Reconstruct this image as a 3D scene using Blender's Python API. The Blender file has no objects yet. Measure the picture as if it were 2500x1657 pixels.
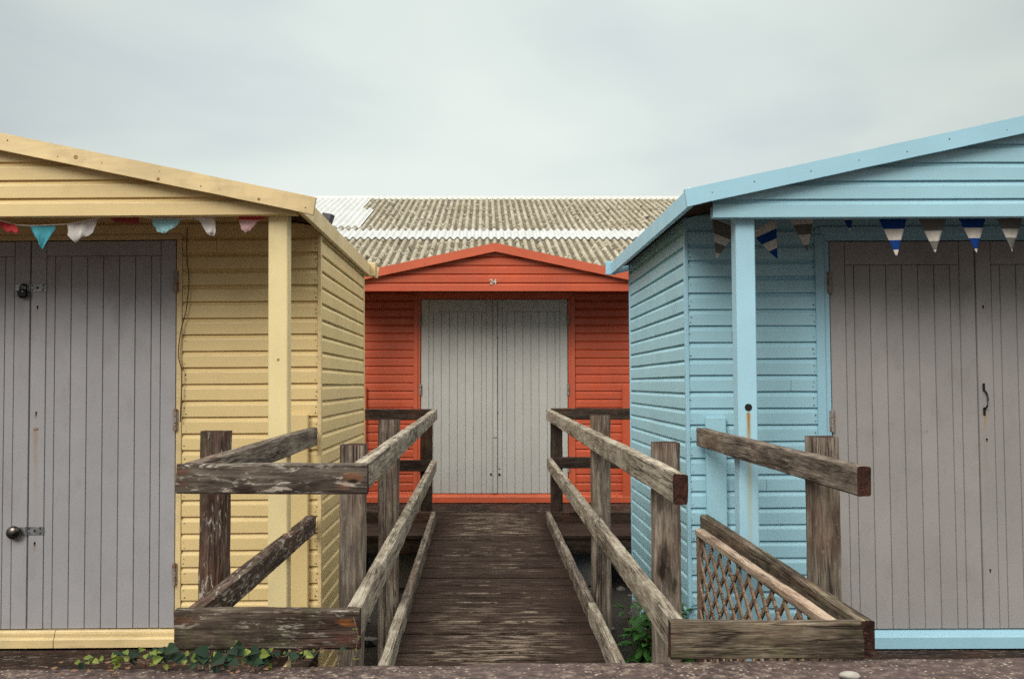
import bpy, bmesh, math, random
from mathutils import Vector, Matrix, noise

random.seed(7)
R = math.radians
S = bpy.context.scene
COL = S.collection

# ------------------------------------------------------------------ camera, sky, sun, exposure
F, CX, CY = 2430.0, 1185.0, 828.5           # focal length and principal point of the 2500 x 1657 photograph
PITCH = math.atan(108.5 / F)
CAMZ = 0.828                                # the photographer crouches on the promenade (pavement z = 0)
cam_d = bpy.data.cameras.new('camera')
cam_d.sensor_width = 36
cam_d.lens = 36 * F / 2500
cam_d.shift_x = (1250 - CX) / 2500
cam_d.clip_start = 0.05
cam_d.clip_end = 2000
cam = bpy.data.objects.new('camera', cam_d)
COL.objects.link(cam)
cam.location = (0, 0, CAMZ)
cam.rotation_euler = (R(90) + PITCH, 0, 0)
S.camera = cam

SUN_ELEV, SUN_AZ = 32, 207                  # weak sun behind the cloud, behind the camera
W = bpy.data.worlds.new('World')
S.world = W
W.use_nodes = True
nt = W.node_tree
for n in list(nt.nodes): nt.nodes.remove(n)
def wn(t, **k):
    n = nt.nodes.new(t)
    for a, b in k.items(): setattr(n, a, b)
    return n
wout = wn('ShaderNodeOutputWorld'); wbg = wn('ShaderNodeBackground')
wbg.inputs['Strength'].default_value = 0.1
sky = wn('ShaderNodeTexSky'); sky.sky_type = 'NISHITA'; sky.sun_disc = False
sky.sun_elevation = R(SUN_ELEV); sky.sun_rotation = R(SUN_AZ)
tc = wn('ShaderNodeTexCoord')
mp = wn('ShaderNodeMapping'); mp.inputs['Scale'].default_value = (1.1, 1.1, 3.0); mp.inputs['Location'].default_value = (9.9, 6.6, 2.7)
nz = wn('ShaderNodeTexNoise'); nz.inputs['Scale'].default_value = 2.1; nz.inputs['Detail'].default_value = 5; nz.inputs['Roughness'].default_value = 0.42; nz.inputs['Distortion'].default_value = 0.3
rp = wn('ShaderNodeValToRGB')
rp.color_ramp.elements[0].position = 0.37; rp.color_ramp.elements[0].color = (0.405, 0.450, 0.458, 1)
rp.color_ramp.elements[1].position = 0.63; rp.color_ramp.elements[1].color = (0.522, 0.560, 0.531, 1)
e = rp.color_ramp.elements.new(0.5); e.color = (0.472, 0.520, 0.494, 1)
sx = wn('ShaderNodeSeparateXYZ')
def mr(a, b, c, d):
    n = wn('ShaderNodeMapRange'); n.interpolation_type = 'SMOOTHSTEP'
    for i, v in zip((1, 2, 3, 4), (a, b, c, d)): n.inputs[i].default_value = v
    return n
up = mr(0.36, 0.90, 0.0, 2.7); back = mr(-0.05, -0.9, 0.0, 0.35)
# the cloud is thinnest, and so brightest, in the middle of the view; it is darker low over the sea behind the camera
dt = wn('ShaderNodeVectorMath', operation='DOT_PRODUCT'); dt.inputs[1].default_value = (-0.01, 0.962, 0.272)
glow = mr(0.88, 1.0, -0.09, 0.13)
low = mr(0.0, 0.6, 0.30, 1.0); front = mr(-0.3, 0.3, 0.0, 1.0); lowmix = wn('ShaderNodeMath', operation='MAXIMUM')
boost = wn('ShaderNodeVectorMath', operation='SCALE'); boost.inputs[0].default_value = (0.60, 0.575, 0.53)
sumv = wn('ShaderNodeVectorMath', operation='ADD'); final = wn('ShaderNodeVectorMath', operation='SCALE')
add = wn('ShaderNodeMath', operation='ADD'); add2 = wn('ShaderNodeMath', operation='ADD'); add2.inputs[1].default_value = 1.0
mul = wn('ShaderNodeVectorMath', operation='SCALE'); mul10 = wn('ShaderNodeVectorMath', operation='SCALE'); mul10.inputs[3].default_value = 10.0
mix = wn('ShaderNodeMix', data_type='RGBA'); mix.inputs[0].default_value = 0.97
L = nt.links.new
L(tc.outputs['Generated'], mp.inputs[0]); L(mp.outputs[0], nz.inputs['Vector']); L(nz.outputs[0], rp.inputs[0])
L(tc.outputs['Generated'], sx.inputs[0]); L(sx.outputs[2], up.inputs[0]); L(sx.outputs[1], back.inputs[0])
L(tc.outputs['Generated'], dt.inputs[0]); L(dt.outputs['Value'], glow.inputs[0])
L(sx.outputs[2], low.inputs[0]); L(sx.outputs[1], front.inputs[0]); L(low.outputs[0], lowmix.inputs[0]); L(front.outputs[0], lowmix.inputs[1])
L(glow.outputs[0], add2.inputs[0]); L(rp.outputs[0], mul.inputs[0]); L(add2.outputs[0], mul.inputs[3])      # clouds
L(up.outputs[0], add.inputs[0]); L(back.outputs[0], add.inputs[1]); L(add.outputs[0], boost.inputs[3])      # brighter overhead
L(mul.outputs[0], sumv.inputs[0]); L(boost.outputs[0], sumv.inputs[1])
L(sumv.outputs[0], final.inputs[0]); L(lowmix.outputs[0], final.inputs[3]); L(final.outputs[0], mul10.inputs[0])
L(sky.outputs[0], mix.inputs[6]); L(mul10.outputs[0], mix.inputs[7]); L(mix.outputs[2], wbg.inputs[0]); L(wbg.outputs[0], wout.inputs[0])

sd = bpy.data.lights.new('sun', 'SUN'); sd.energy = 1.3; sd.angle = R(26); sd.color = (1.0, 0.95, 0.87)
so = bpy.data.objects.new('sun', sd); COL.objects.link(so)
az, el = R(SUN_AZ), R(SUN_ELEV)
sdir = Vector((math.sin(az) * math.cos(el), math.cos(az) * math.cos(el), math.sin(el)))   # towards the sun
so.rotation_euler = sdir.to_track_quat('Z', 'Y').to_euler()
so.location = (0, -10, 20)

S.view_settings.view_transform = 'Standard'
S.view_settings.look = 'None'
S.view_settings.exposure = 0.5
S.view_settings.gamma = 1.0
S.render.engine = 'CYCLES'
S.cycles.max_bounces = 8
S.cycles.use_denoising = False           # the little noise left is kept: the photograph is on grainy film
S.cycles.use_adaptive_sampling = False
S.cycles.sample_clamp_indirect = 4.0

# ------------------------------------------------------------------ helpers
def at(px, py, y):
    """Point of the place seen at a photograph pixel, at distance y in front of the camera."""
    u, v = px - CX, CY - py
    yd = F * math.cos(PITCH) - v * math.sin(PITCH)
    zd = F * math.sin(PITCH) + v * math.cos(PITCH)
    return Vector((u * y / yd, y, CAMZ + zd * y / yd))

class MB:
    def __init__(s): s.v = []; s.f = []; s.m = []
    def add(s, vs, fs, m=0):
        b = len(s.v); s.v += [tuple(p) for p in vs]
        for f in fs: s.f.append([i + b for i in f]); s.m.append(m)
    def quad(s, a, b, c, d, m=0): s.add([a, b, c, d], [(0, 1, 2, 3)], m)
    def box(s, x0, x1, y0, y1, z0, z1, m=0, ch=0.003):
        """box with chamfered edges"""
        c = min(ch, (x1-x0)*.3, (y1-y0)*.3, (z1-z0)*.3)
        bm = bmesh.new()
        bmesh.ops.create_cube(bm, size=1)
        for v in bm.verts:
            v.co = ((x0+x1)/2 + v.co.x*(x1-x0), (y0+y1)/2 + v.co.y*(y1-y0), (z0+z1)/2 + v.co.z*(z1-z0))
        if c > 0: bmesh.ops.bevel(bm, geom=list(bm.edges), offset=c, segments=1, affect='EDGES')
        s.from_bm(bm, m)
    def from_bm(s, bm, m=0):
        bm.verts.index_update()
        s.add([v.co[:] for v in bm.verts], [[v.index for v in f.verts] for f in bm.faces], m)
        bm.free()
    def prism(s, pts, axis, d0, d1, m=0):
        """polygon pts (a,b) extruded along axis x / y / z"""
        def P(a, b, d):
            return {'x': (d, a, b), 'y': (a, d, b), 'z': (a, b, d)}[axis]
        n = len(pts)
        vs = [P(a, b, d0) for a, b in pts] + [P(a, b, d1) for a, b in pts]
        fs = [list(range(n))[::-1], list(range(n, 2*n))] + [(i, (i+1) % n, n+(i+1) % n, n+i) for i in range(n)]
        s.add(vs, fs, m)
    def tube(s, pts, r, n=6, m=0, cap=True):
        pts = [Vector(p) for p in pts]
        rings = []
        for i, p in enumerate(pts):
            t = (pts[min(i+1, len(pts)-1)] - pts[max(i-1, 0)]).normalized()
            a = t.orthogonal() if abs(t.z) > .9 else t.cross(Vector((0, 0, 1)))
            a.normalize(); b = t.cross(a)
            rr = r[i] if isinstance(r, (list, tuple)) else r
            rings.append([p + (a*math.cos(2*math.pi*k/n) + b*math.sin(2*math.pi*k/n))*rr for k in range(n)])
        vs = [q for ring in rings for q in ring]
        fs = [(i*n+k, i*n+(k+1) % n, (i+1)*n+(k+1) % n, (i+1)*n+k) for i in range(len(pts)-1) for k in range(n)]
        if cap: fs += [list(range(n))[::-1], list(range((len(pts)-1)*n, len(pts)*n))]
        s.add(vs, fs, m)
    def disc(s, c, r, nrm, depth=.002, n=10, m=0):
        c = Vector(c); nrm = Vector(nrm).normalized()
        s.tube([c - nrm*depth*.2, c + nrm*depth], [r, r*.85], n, m)
    def build(s, name, mats, parent=None, smooth=False, matrix=None):
        me = bpy.data.meshes.new(name)
        me.from_pydata(s.v, [], s.f)
        for mt in (mats if isinstance(mats, (list, tuple)) else [mats]): me.materials.append(mt)
        me.polygons.foreach_set('material_index', s.m)
        bm = bmesh.new(); bm.from_mesh(me)
        bmesh.ops.recalc_face_normals(bm, faces=list(bm.faces))
        bm.to_mesh(me); bm.free()
        if smooth:
            for p in me.polygons: p.use_smooth = True
        me.update()
        o = bpy.data.objects.new(name, me); COL.objects.link(o)
        if parent: o.parent = parent
        if matrix is not None: o.matrix_local = matrix
        return o

def tag(o, label=None, cat=None, group=None, kind=None):
    if label: o['label'] = label
    if cat: o['category'] = cat
    if group: o['group'] = group
    if kind: o['kind'] = kind
    return o
def thing(name, label, cat, loc=(0, 0, 0), rot=(0, 0, 0), group=None):
    o = bpy.data.objects.new(name, None); COL.objects.link(o)
    o.empty_display_size = .1
    o.location = loc; o.rotation_euler = rot
    return tag(o, label, cat, group)
def soft(o, ang=40):
    """smooth shading with sharp edges kept"""
    for p in o.data.polygons: p.use_smooth = True
    bm = bmesh.new(); bm.from_mesh(o.data)
    for e in bm.edges:
        if len(e.link_faces) != 2 or e.calc_face_angle(0) > R(ang): e.smooth = False
    bm.to_mesh(o.data); bm.free()
    return o

# ------------------------------------------------------------------ materials
class NT:
    def __init__(s, name):
        s.mat = bpy.data.materials.new(name); s.mat.use_nodes = True
        s.t = s.mat.node_tree
        s.b = next(n for n in s.t.nodes if n.type == 'BSDF_PRINCIPLED')
        s.out = next(n for n in s.t.nodes if n.type == 'OUTPUT_MATERIAL')
    def n(s, typ, inputs=None, **k):
        nd = s.t.nodes.new(typ)
        for a, b in k.items(): setattr(nd, a, b)
        for a, b in (inputs or {}).items():
            if isinstance(b, bpy.types.NodeSocket): s.t.links.new(b, nd.inputs[a])
            else: nd.inputs[a].default_value = b
        return nd
    def link(s, a, b): s.t.links.new(a, b)
    def math(s, op, a, b=0.0, clamp=False):
        nd = s.n('ShaderNodeMath', {0: a, 1: b}, operation=op); nd.use_clamp = clamp
        return nd.outputs[0]
    def ramp(s, fac, stops):
        nd = s.n('ShaderNodeValToRGB', {0: fac}); el = nd.color_ramp.elements
        while len(el) < len(stops): el.new(0.5)
        for e, (p, c) in zip(el, stops):
            e.position = p; e.color = (c, c, c, 1) if isinstance(c, (int, float)) else (*c, 1)
        return nd.outputs[0]
    def mix(s, fac, a, b, mode='MIX'):
        nd = s.n('ShaderNodeMix', data_type='RGBA', blend_type=mode)
        for i, v in ((0, fac), (6, a), (7, b)):
            if isinstance(v, bpy.types.NodeSocket): s.link(v, nd.inputs[i])
            else: nd.inputs[i].default_value = v if i == 0 else (*v, 1)
        return nd.outputs[2]
    def mr(s, v, a, b, c=0.0, d=1.0):
        nd = s.n('ShaderNodeMapRange', {0: v, 1: a, 2: b, 3: c, 4: d}); nd.interpolation_type = 'SMOOTHSTEP'
        return nd.outputs[0]
    def noise(s, vec, scale, detail=3, rough=.55, dist=0.0, out=0):
        return s.n('ShaderNodeTexNoise', {'Vector': vec, 'Scale': scale, 'Detail': detail, 'Roughness': rough, 'Distortion': dist}).outputs[out]
    def coord(s, scale=(1, 1, 1), rand=True):
        c = s.n('ShaderNodeTexCoord').outputs['Object']
        if rand:
            r = s.n('ShaderNodeObjectInfo').outputs['Random']
            o = s.n('ShaderNodeVectorMath', {0: (37.0, 19.0, 53.0), 3: r}, operation='SCALE').outputs[0]
            c = s.n('ShaderNodeVectorMath', {0: c, 1: o}, operation='ADD').outputs[0]
        return s.n('ShaderNodeVectorMath', {0: c, 1: scale}, operation='MULTIPLY').outputs[0]
    def bump(s, h, strength=.3, dist=.004, prev=None):
        k = {'Height': h, 'Strength': strength, 'Distance': dist}
        if prev is not None: k['Normal'] = prev
        return s.n('ShaderNodeBump', k).outputs[0]
    def done(s, col, rough=.6, nrm=None, spec=.35, metal=0.0):
        def put(nm, v):
            if isinstance(v, bpy.types.NodeSocket): s.link(v, s.b.inputs[nm])
            else: s.b.inputs[nm].default_value = (*v, 1) if isinstance(v, tuple) else v
        put('Base Color', col); put('Roughness', rough); put('Specular IOR Level', spec); put('Metallic', metal)
        if nrm is not None: s.link(nrm, s.b.inputs['Normal'])
        return s.mat

def stain_mask(g, x0, z0, hw, ln, wob=.6):
    """rust run: starts at (x0, z0) in the object's own x/z and trails downward"""
    c = g.n('ShaderNodeTexCoord').outputs['Object']
    sp = g.n('ShaderNodeSeparateXYZ', {0: c})
    nz = g.noise(g.n('ShaderNodeVectorMath', {0: c, 1: (1, 1, .25)}, operation='MULTIPLY').outputs[0], 60, 3)
    dx = g.math('ABSOLUTE', g.math('SUBTRACT', sp.outputs[0], x0))
    dx = g.math('ADD', dx, g.math('MULTIPLY', g.math('SUBTRACT', nz, .5), hw*wob*2))
    mx = g.mr(dx, hw, hw*.1)
    dz = g.math('SUBTRACT', z0, sp.outputs[2])
    mz = g.math('MULTIPLY', g.mr(dz, -.006, .004), g.mr(dz, ln, 0.0))
    return g.math('MULTIPLY', mx, mz)

def paint(name, col, var=.12, rough=.42, grain=(6, 6, 90), stains=(), dirt=.25, wood=.0, dirtcol=(.09, .07, .05)):
    g = NT(name)
    c = g.coord((1, 1, 1), True)
    isl = g.n('ShaderNodeNewGeometry').outputs['Random Per Island']
    big = g.noise(c, 2.2, 4, .6)
    fine = g.noise(g.coord(grain), 1.0, 5, .65)
    dk = tuple(v*(1-var*1.3) for v in col); lt = tuple(min(1, v*(1+var*.8)) for v in col)
    base = g.mix(g.ramp(big, [(.3, 0), (.7, 1)]), dk, lt)
    base = g.mix(g.mr(isl, 0, 1, 0, .22), base, tuple(v*.8 for v in col))
    if wood:
        k = g.noise(g.coord(tuple(v*.35 for v in grain)), 1.0, 4, .6, 1.2)
        base = g.mix(g.math('MULTIPLY', g.ramp(k, [(.45, 0), (.62, 1)]), wood), base, tuple(v*.5 for v in col))
    # grime caught in the paint, small specks and runs
    gr = g.noise(g.coord((9, 9, 5)), 1.0, 6, .7)
    base = g.mix(g.math('MULTIPLY', g.ramp(gr, [(.5, 0), (.75, 1)]), dirt), base, dirtcol)
    sp = g.noise(c, 90, 2, .5)
    base = g.mix(g.math('MULTIPLY', g.ramp(sp, [(.70, 0), (.74, 1)]), dirt*1.6), base, dirtcol)
    for (x0, z0, hw, ln, amt, sc) in stains:
        base = g.mix(g.math('MULTIPLY', stain_mask(g, x0, z0, hw, ln), amt), base, sc)
    b = g.bump(fine, .25, .0015)
    b = g.bump(gr, .05, .002, b)
    return g.done(base, g.mr(gr, .3, .7, rough-.06, rough+.18), b, spec=.5)

def oldwood(name, dark, mid, light, lightness=.5, flakes=0.0, algae=0.25, stretch=1.0, moss=(.10, .11, .045), red=0.0, knots=()):
    """weathered timber; grain runs along the object's x axis"""
    g = NT(name)
    c1 = g.coord((1.7*stretch, 18, 18)); c2 = g.coord((7*stretch, 95, 95)); c3 = g.coord((1, 1, 1))
    warp = g.noise(c1, 1.0, 5, .62, 1.4)
    fine = g.noise(c2, 1.0, 4, .7, .4)
    blot = g.noise(c3, 5.0, 5, .65)
    v = g.math('ADD', g.math('MULTIPLY', warp, .55), g.math('ADD', g.math('MULTIPLY', fine, .35), g.math('MULTIPLY', blot, .35)))
    med = g.noise(g.coord((9*stretch, 46, 46)), 1.0, 4, .7, .3)
    v = g.math('ADD', g.math('MULTIPLY', v, .8), g.math('ADD', g.math('MULTIPLY', med, .26), g.math('MULTIPLY', g.noise(g.coord((13*stretch, 190, 190)), 1.0, 3, .6), .3)))
    v = g.math('SUBTRACT', v, .785 - lightness)
    base = g.ramp(v, [(.36, dark), (.48, mid), (.62, light)])
    if red:
        base = g.mix(g.math('MULTIPLY', g.ramp(g.noise(c3, 3.1, 3), [(.5, 0), (.68, 1)]), red), base, (.16, .055, .03))
    al = g.noise(c3, 11.0, 6, .7)
    base = g.mix(g.math('MULTIPLY', g.ramp(al, [(.5, 0), (.68, 1)]), algae), base, moss)
    pale = g.noise(g.coord((6, 14, 14)), 3.0, 5, .7)
    base = g.mix(g.math('MULTIPLY', g.ramp(pale, [(.60, 0), (.68, 1)]), .35), base, tuple(min(1, x*1.35) for x in light))
    crack = g.noise(g.coord((.9*stretch, 26, 26)), 1.0, 3, .55, .8)
    cm = g.ramp(crack, [(.475, 0), (.497, 1), (.503, 1), (.525, 0)])
    cm = g.math('MULTIPLY', cm, g.ramp(g.noise(c3, 2.4, 2), [(.42, 0), (.55, 1)]))
    base = g.mix(g.math('MULTIPLY', cm, .85), base, (.018, .012, .009))
    h = g.math('SUBTRACT', g.math('ADD', g.math('MULTIPLY', fine, .6), g.math('MULTIPLY', warp, .4)), g.math('MULTIPLY', cm, .6))
    if flakes:
        fl = g.noise(g.coord((15, 62, 62)), 1.0, 6, .66, .5)
        fb = g.noise(g.coord((5, 14, 14)), 1.0, 4, .6)
        fm = g.math('MULTIPLY', g.ramp(fl, [(.545, 0), (.60, 1)]), g.ramp(fb, [(.40, 0), (.54, 1)]))
        fm = g.math('MULTIPLY', fm, flakes)
        base = g.mix(fm, base, (.42, .37, .31))
        h = g.math('ADD', h, g.math('MULTIPLY', fm, .35))
    if knots:
        kc = g.n('ShaderNodeSeparateXYZ', {0: g.n('ShaderNodeTexCoord').outputs['Object']})
        kn = g.math('MULTIPLY', g.math('SUBTRACT', g.noise(g.coord((14, 60, 60)), 1.0, 5, .75), .5), 2.6)
        for (kx, kz, kr, kcol, ka) in knots:
            dx = g.math('MULTIPLY', g.math('SUBTRACT', kc.outputs[0], kx), .42/kr)
            dz = g.math('MULTIPLY', g.math('SUBTRACT', kc.outputs[2], kz), 1/kr)
            dd = g.math('ADD', g.math('SQRT', g.math('ADD', g.math('MULTIPLY', dx, dx), g.math('MULTIPLY', dz, dz))), kn)
            base = g.mix(g.math('MULTIPLY', g.mr(dd, 1.3, .45), ka), base, kcol)
    b = g.bump(h, .9, .005)
    b = g.bump(al, .3, .003, b)
    return g.done(base, .88, b, spec=.2)

def plain(name, col, rough=.5, metal=0.0, var=.2, scale=40, second=None, amt=.5):
    g = NT(name)
    c = g.coord()
    n1 = g.noise(c, scale, 4, .65)
    base = g.mix(g.ramp(n1, [(.3, 0), (.7, 1)]), tuple(v*(1-var) for v in col), tuple(min(1, v*(1+var)) for v in col))
    if second:
        base = g.mix(g.math('MULTIPLY', g.ramp(g.noise(c, scale*.7, 5, .7), [(.45, 0), (.6, 1)]), amt), base, second)
    return g.done(base, rough, g.bump(n1, .2, .002), metal=metal)

RUST = (.22, .085, .022)
M = {}
YC = (.70, .53, .25); BC = (.335, .575, .67); RC = (.53, .088, .034); GC = (.40, .395, .38)
M['yellow'] = paint('yellow_paint', YC, dirt=.06, var=.06)
M['yellow_wood'] = paint('yellow_paint_thin', (.71, .54, .275), grain=(9, 60, 60), wood=.28, dirt=.2)
M['yellow_post'] = paint('yellow_post_paint', (.75, .615, .325), grain=(60, 60, 5), dirt=.12, var=.06)
M['blue'] = paint('blue_paint', BC, dirt=.07, var=.06)
M['blue_trim'] = paint('blue_trim_paint', (.32, .555, .675), grain=(9, 60, 60), dirt=.08, var=.06)
M['red'] = paint('red_paint', RC, dirt=.15)
M['red_trim'] = paint('red_trim_paint', (.56, .105, .043), grain=(9, 60, 60), dirt=.1)
M['nail'] = plain('rusty_nail', (.10, .045, .02), .8)
M['hinge'] = plain('rusty_hinge', (.30, .27, .25), .6, .3, second=RUST, amt=.8)
M['iron'] = plain('black_iron', (.018, .015, .015), .45, .5)
M['steel'] = plain('galvanised_steel', (.30, .31, .33), .42, .8, second=(.09, .07, .06), amt=.5)
M['brass'] = plain('dull_padlock_metal', (.20, .18, .16), .28, .95, scale=22, second=(.025, .02, .018), amt=.95)
M['hole'] = plain('dark_hole', (.012, .008, .007), .9)
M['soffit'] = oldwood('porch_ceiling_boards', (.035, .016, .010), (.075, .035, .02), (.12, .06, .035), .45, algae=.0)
M['felt'] = plain('roofing_felt', (.10, .11, .105), .9, scale=120)
M['interior'] = plain('dark_interior', (.03, .025, .02), .9)
M['rail'] = oldwood('weathered_rail', (.075, .057, .042), (.195, .160, .120), (.39, .345, .275), .535, algae=.22, red=.1)
M['rail_grey'] = oldwood('weathered_post', (.050, .037, .030), (.140, .110, .088), (.31, .265, .21), .485, algae=.22, red=.2)
M['rail_flake'] = oldwood('flaked_rail', (.030, .017, .013), (.085, .055, .043), (.20, .15, .115), .44, flakes=.85, algae=.3, red=.35)
M['rail_dark'] = oldwood('dark_rail', (.022, .013, .010), (.055, .037, .028), (.13, .10, .075), .42, algae=.2, red=.25)
M['rail_moss'] = oldwood('mossy_rail', (.034, .024, .017), (.110, .084, .060), (.26, .215, .155), .465, algae=.45, red=.25)
ORG = (.26, .085, .02); KN = (.020, .012, .008)
M['panel_top'] = oldwood('flaked_top_board', (.033, .024, .019), (.088, .068, .056), (.20, .165, .135), .455, flakes=.85, algae=.15, red=.05,
                         knots=[(.528, .006, .014, ORG, .38), (.505, -.020, .009, ORG, .3), (.530, -.006, .007, KN, 1), (.016, .022, .011, (.11, .04, .025), .5), (.016, -.015, .009, (.09, .03, .02), .45), (.205, -.034, .016, KN, .9)])
M['panel_low'] = oldwood('flaked_low_board', (.022, .015, .011), (.070, .050, .038), (.175, .14, .105), .44, flakes=.55, algae=.4, red=.2,
                         knots=[(.515, .022, .011, ORG, .6), (.515, -.022, .015, (.10, .03, .022), .5), (.03, .03, .015, (.12, .045, .02), .4)])
M['post_knot'] = oldwood('knotty_post', (.055, .041, .033), (.145, .116, .093), (.31, .265, .215), .49, algae=.2, red=.2,
                         knots=[(1.055, -.022, .017, KN, 1), (1.095, -.016, .022, KN, .7), (1.02, -.004, .024, KN, .65), (1.30, -.03, .02, (.05, .03, .02), .7), (1.0, .02, .012, KN, .6)])
M['end'] = oldwood('end_grain', (.02, .008, .006), (.055, .020, .014), (.10, .04, .026), .43, stretch=12, algae=.05)
M['lattice'] = oldwood('trellis_wood', (.12, .072, .045), (.25, .165, .11), (.38, .285, .205), .48, algae=.05, red=.25)
M['lattice_top'] = oldwood('trellis_capping', (.18, .11, .08), (.36, .26, .19), (.5, .4, .31), .52, algae=.05)
M['plinth'] = oldwood('stained_bearer', (.014, .007, .005), (.035, .017, .012), (.075, .045, .032), .42, flakes=.3, algae=.1, red=.3)

# ------------------------------------------------------------------ ground, pavement
ZG = -0.78
g = NT('damp_earth')
c = g.coord(rand=False)
n1 = g.noise(c, 3, 6, .7); n2 = g.noise(c, 60, 4, .7)
base = g.ramp(n1, [(.3, (.010, .007, .005)), (.7, (.030, .023, .017))])
base = g.mix(g.ramp(n2, [(.58, 0), (.7, .5)]), base, (.09, .08, .07))
M['earth'] = g.done(base, .95, g.bump(n2, .8, .02))
mb = MB()
N = 24
xs = [-400, -120, -40, -15] + [-8 + i for i in range(17)] + [15, 40, 120, 400]
ys = [-400, -100, -30, -5, 0] + [2 + i for i in range(14)] + [25, 60, 150, 400]
vs = []
for y in ys:
    for x in xs:
        k = 1 if (abs(x) < 9 and 1 < y < 16) else 0
        vs.append((x, y, ZG + k*.05*(noise.noise(Vector((x*.9, y*.9, 2.2))))))
nx = len(xs)
mb.add(vs, [(j*nx+i, j*nx+i+1, (j+1)*nx+i+1, (j+1)*nx+i) for j in range(len(ys)-1) for i in range(nx-1)])
tag(mb.build('ground', M['earth'], smooth=True), kind='structure')

g = NT('pavement_aggregate')
c = g.coord(rand=False)
n1 = g.noise(c, 2.6, 5, .65); n3 = g.noise(c, 34, 5, .75); n4 = g.noise(c, 150, 3, .6)
base = g.ramp(n3, [(.38, (.030, .020, .018)), (.52, (.075, .052, .045)), (.64, (.20, .155, .125))])
base = g.mix(g.ramp(n1, [(.4, 0), (.62, .55)]), base, (.085, .058, .056))
vo = g.n('ShaderNodeTexVoronoi', {'Vector': c, 'Scale': 70.0})
sp = g.n('ShaderNodeSeparateColor', {0: vo.outputs['Color']})
peb = g.math('MULTIPLY', g.mr(vo.outputs['Distance'], .36, .24), g.math('GREATER_THAN', sp.outputs[0], .68))
base = g.mix(peb, base, g.mix(sp.outputs[1], (.15, .115, .09), (.36, .305, .245)))
vo2 = g.n('ShaderNodeTexVoronoi', {'Vector': c, 'Scale': 38.0})
sp2 = g.n('ShaderNodeSeparateColor', {0: vo2.outputs['Color']})
peb2 = g.math('MULTIPLY', g.mr(vo2.outputs['Distance'], .28, .18), g.math('GREATER_THAN', sp2.outputs[0], .90))
base = g.mix(peb2, base, (.30, .25, .205))
hh = g.math('ADD', g.math('MULTIPLY', n3, .6), g.math('ADD', g.math('MULTIPLY', peb, .35), g.math('MULTIPLY', peb2, .6)))
M['pave'] = g.done(base, .9, g.bump(g.math('ADD', hh, g.math('MULTIPLY', n4, .3)), .9, .006), spec=.2)
mb = MB()
xs = [-60, -20, -6] + [-2.4 + .03*i for i in range(161)] + [6, 20, 60]
ys = [-60, -10, 0, 2.0, 2.4] + [2.6 + .03*i for i in range(12)] + [2.955, 2.968]
def ph(x, y):
    if abs(x) > 2.5: return 0
    return .004*noise.noise(Vector((x*4, y*4, 0))) + .0025*noise.noise(Vector((x*22, y*22, 5)))
def fall(x): return .0075 + .0095*max(-4, min(4, x))
def pedge(x): return .014*x/1.4 + (.010*noise.noise(Vector((x*7, 1, 0))) + .006*noise.noise(Vector((x*31, 3, 0))) if abs(x) < 2.5 else 0)
nx = len(xs); vs = []
for j, y in enumerate(ys):
    for x in xs:
        yy = y + (pedge(max(-3, min(3, x))) if j >= len(ys)-4 else 0)
        vs.append((x, yy, ph(x, y) + fall(x) - (.005 if j == len(ys)-1 else 0)))
for x in xs: vs.append((x, ys[-1] + pedge(max(-3, min(3, x))) + .004, -.16))
for x in xs: vs.append((x, ys[-1] + .03, ZG - .2))
rows = len(ys) + 2
mb.add(vs, [(j*nx+i, j*nx+i+1, (j+1)*nx+i+1, (j+1)*nx+i) for j in range(rows-1) for i in range(nx-1)])
tag(mb.build('pavement', M['pave'], smooth=True), kind='structure')

# pebble lying on the pavement
bm = bmesh.new(); bmesh.ops.create_icosphere(bm, subdivisions=3, radius=1)
for v in bm.verts:
    k = 1 + .12*noise.noise(v.co*1.3)
    v.co = Vector((v.co.x*.029*k, v.co.y*.021*k, v.co.z*.011*k))
mb = MB(); mb.from_bm(bm)
o = mb.build('pebble', plain('pale_stone', (.30, .28, .25), .8, scale=60), smooth=True)
o.location = (1.008, 2.79, .024)
tag(o, 'smooth pale pebble lying on the dark pavement', 'pebble')

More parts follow.
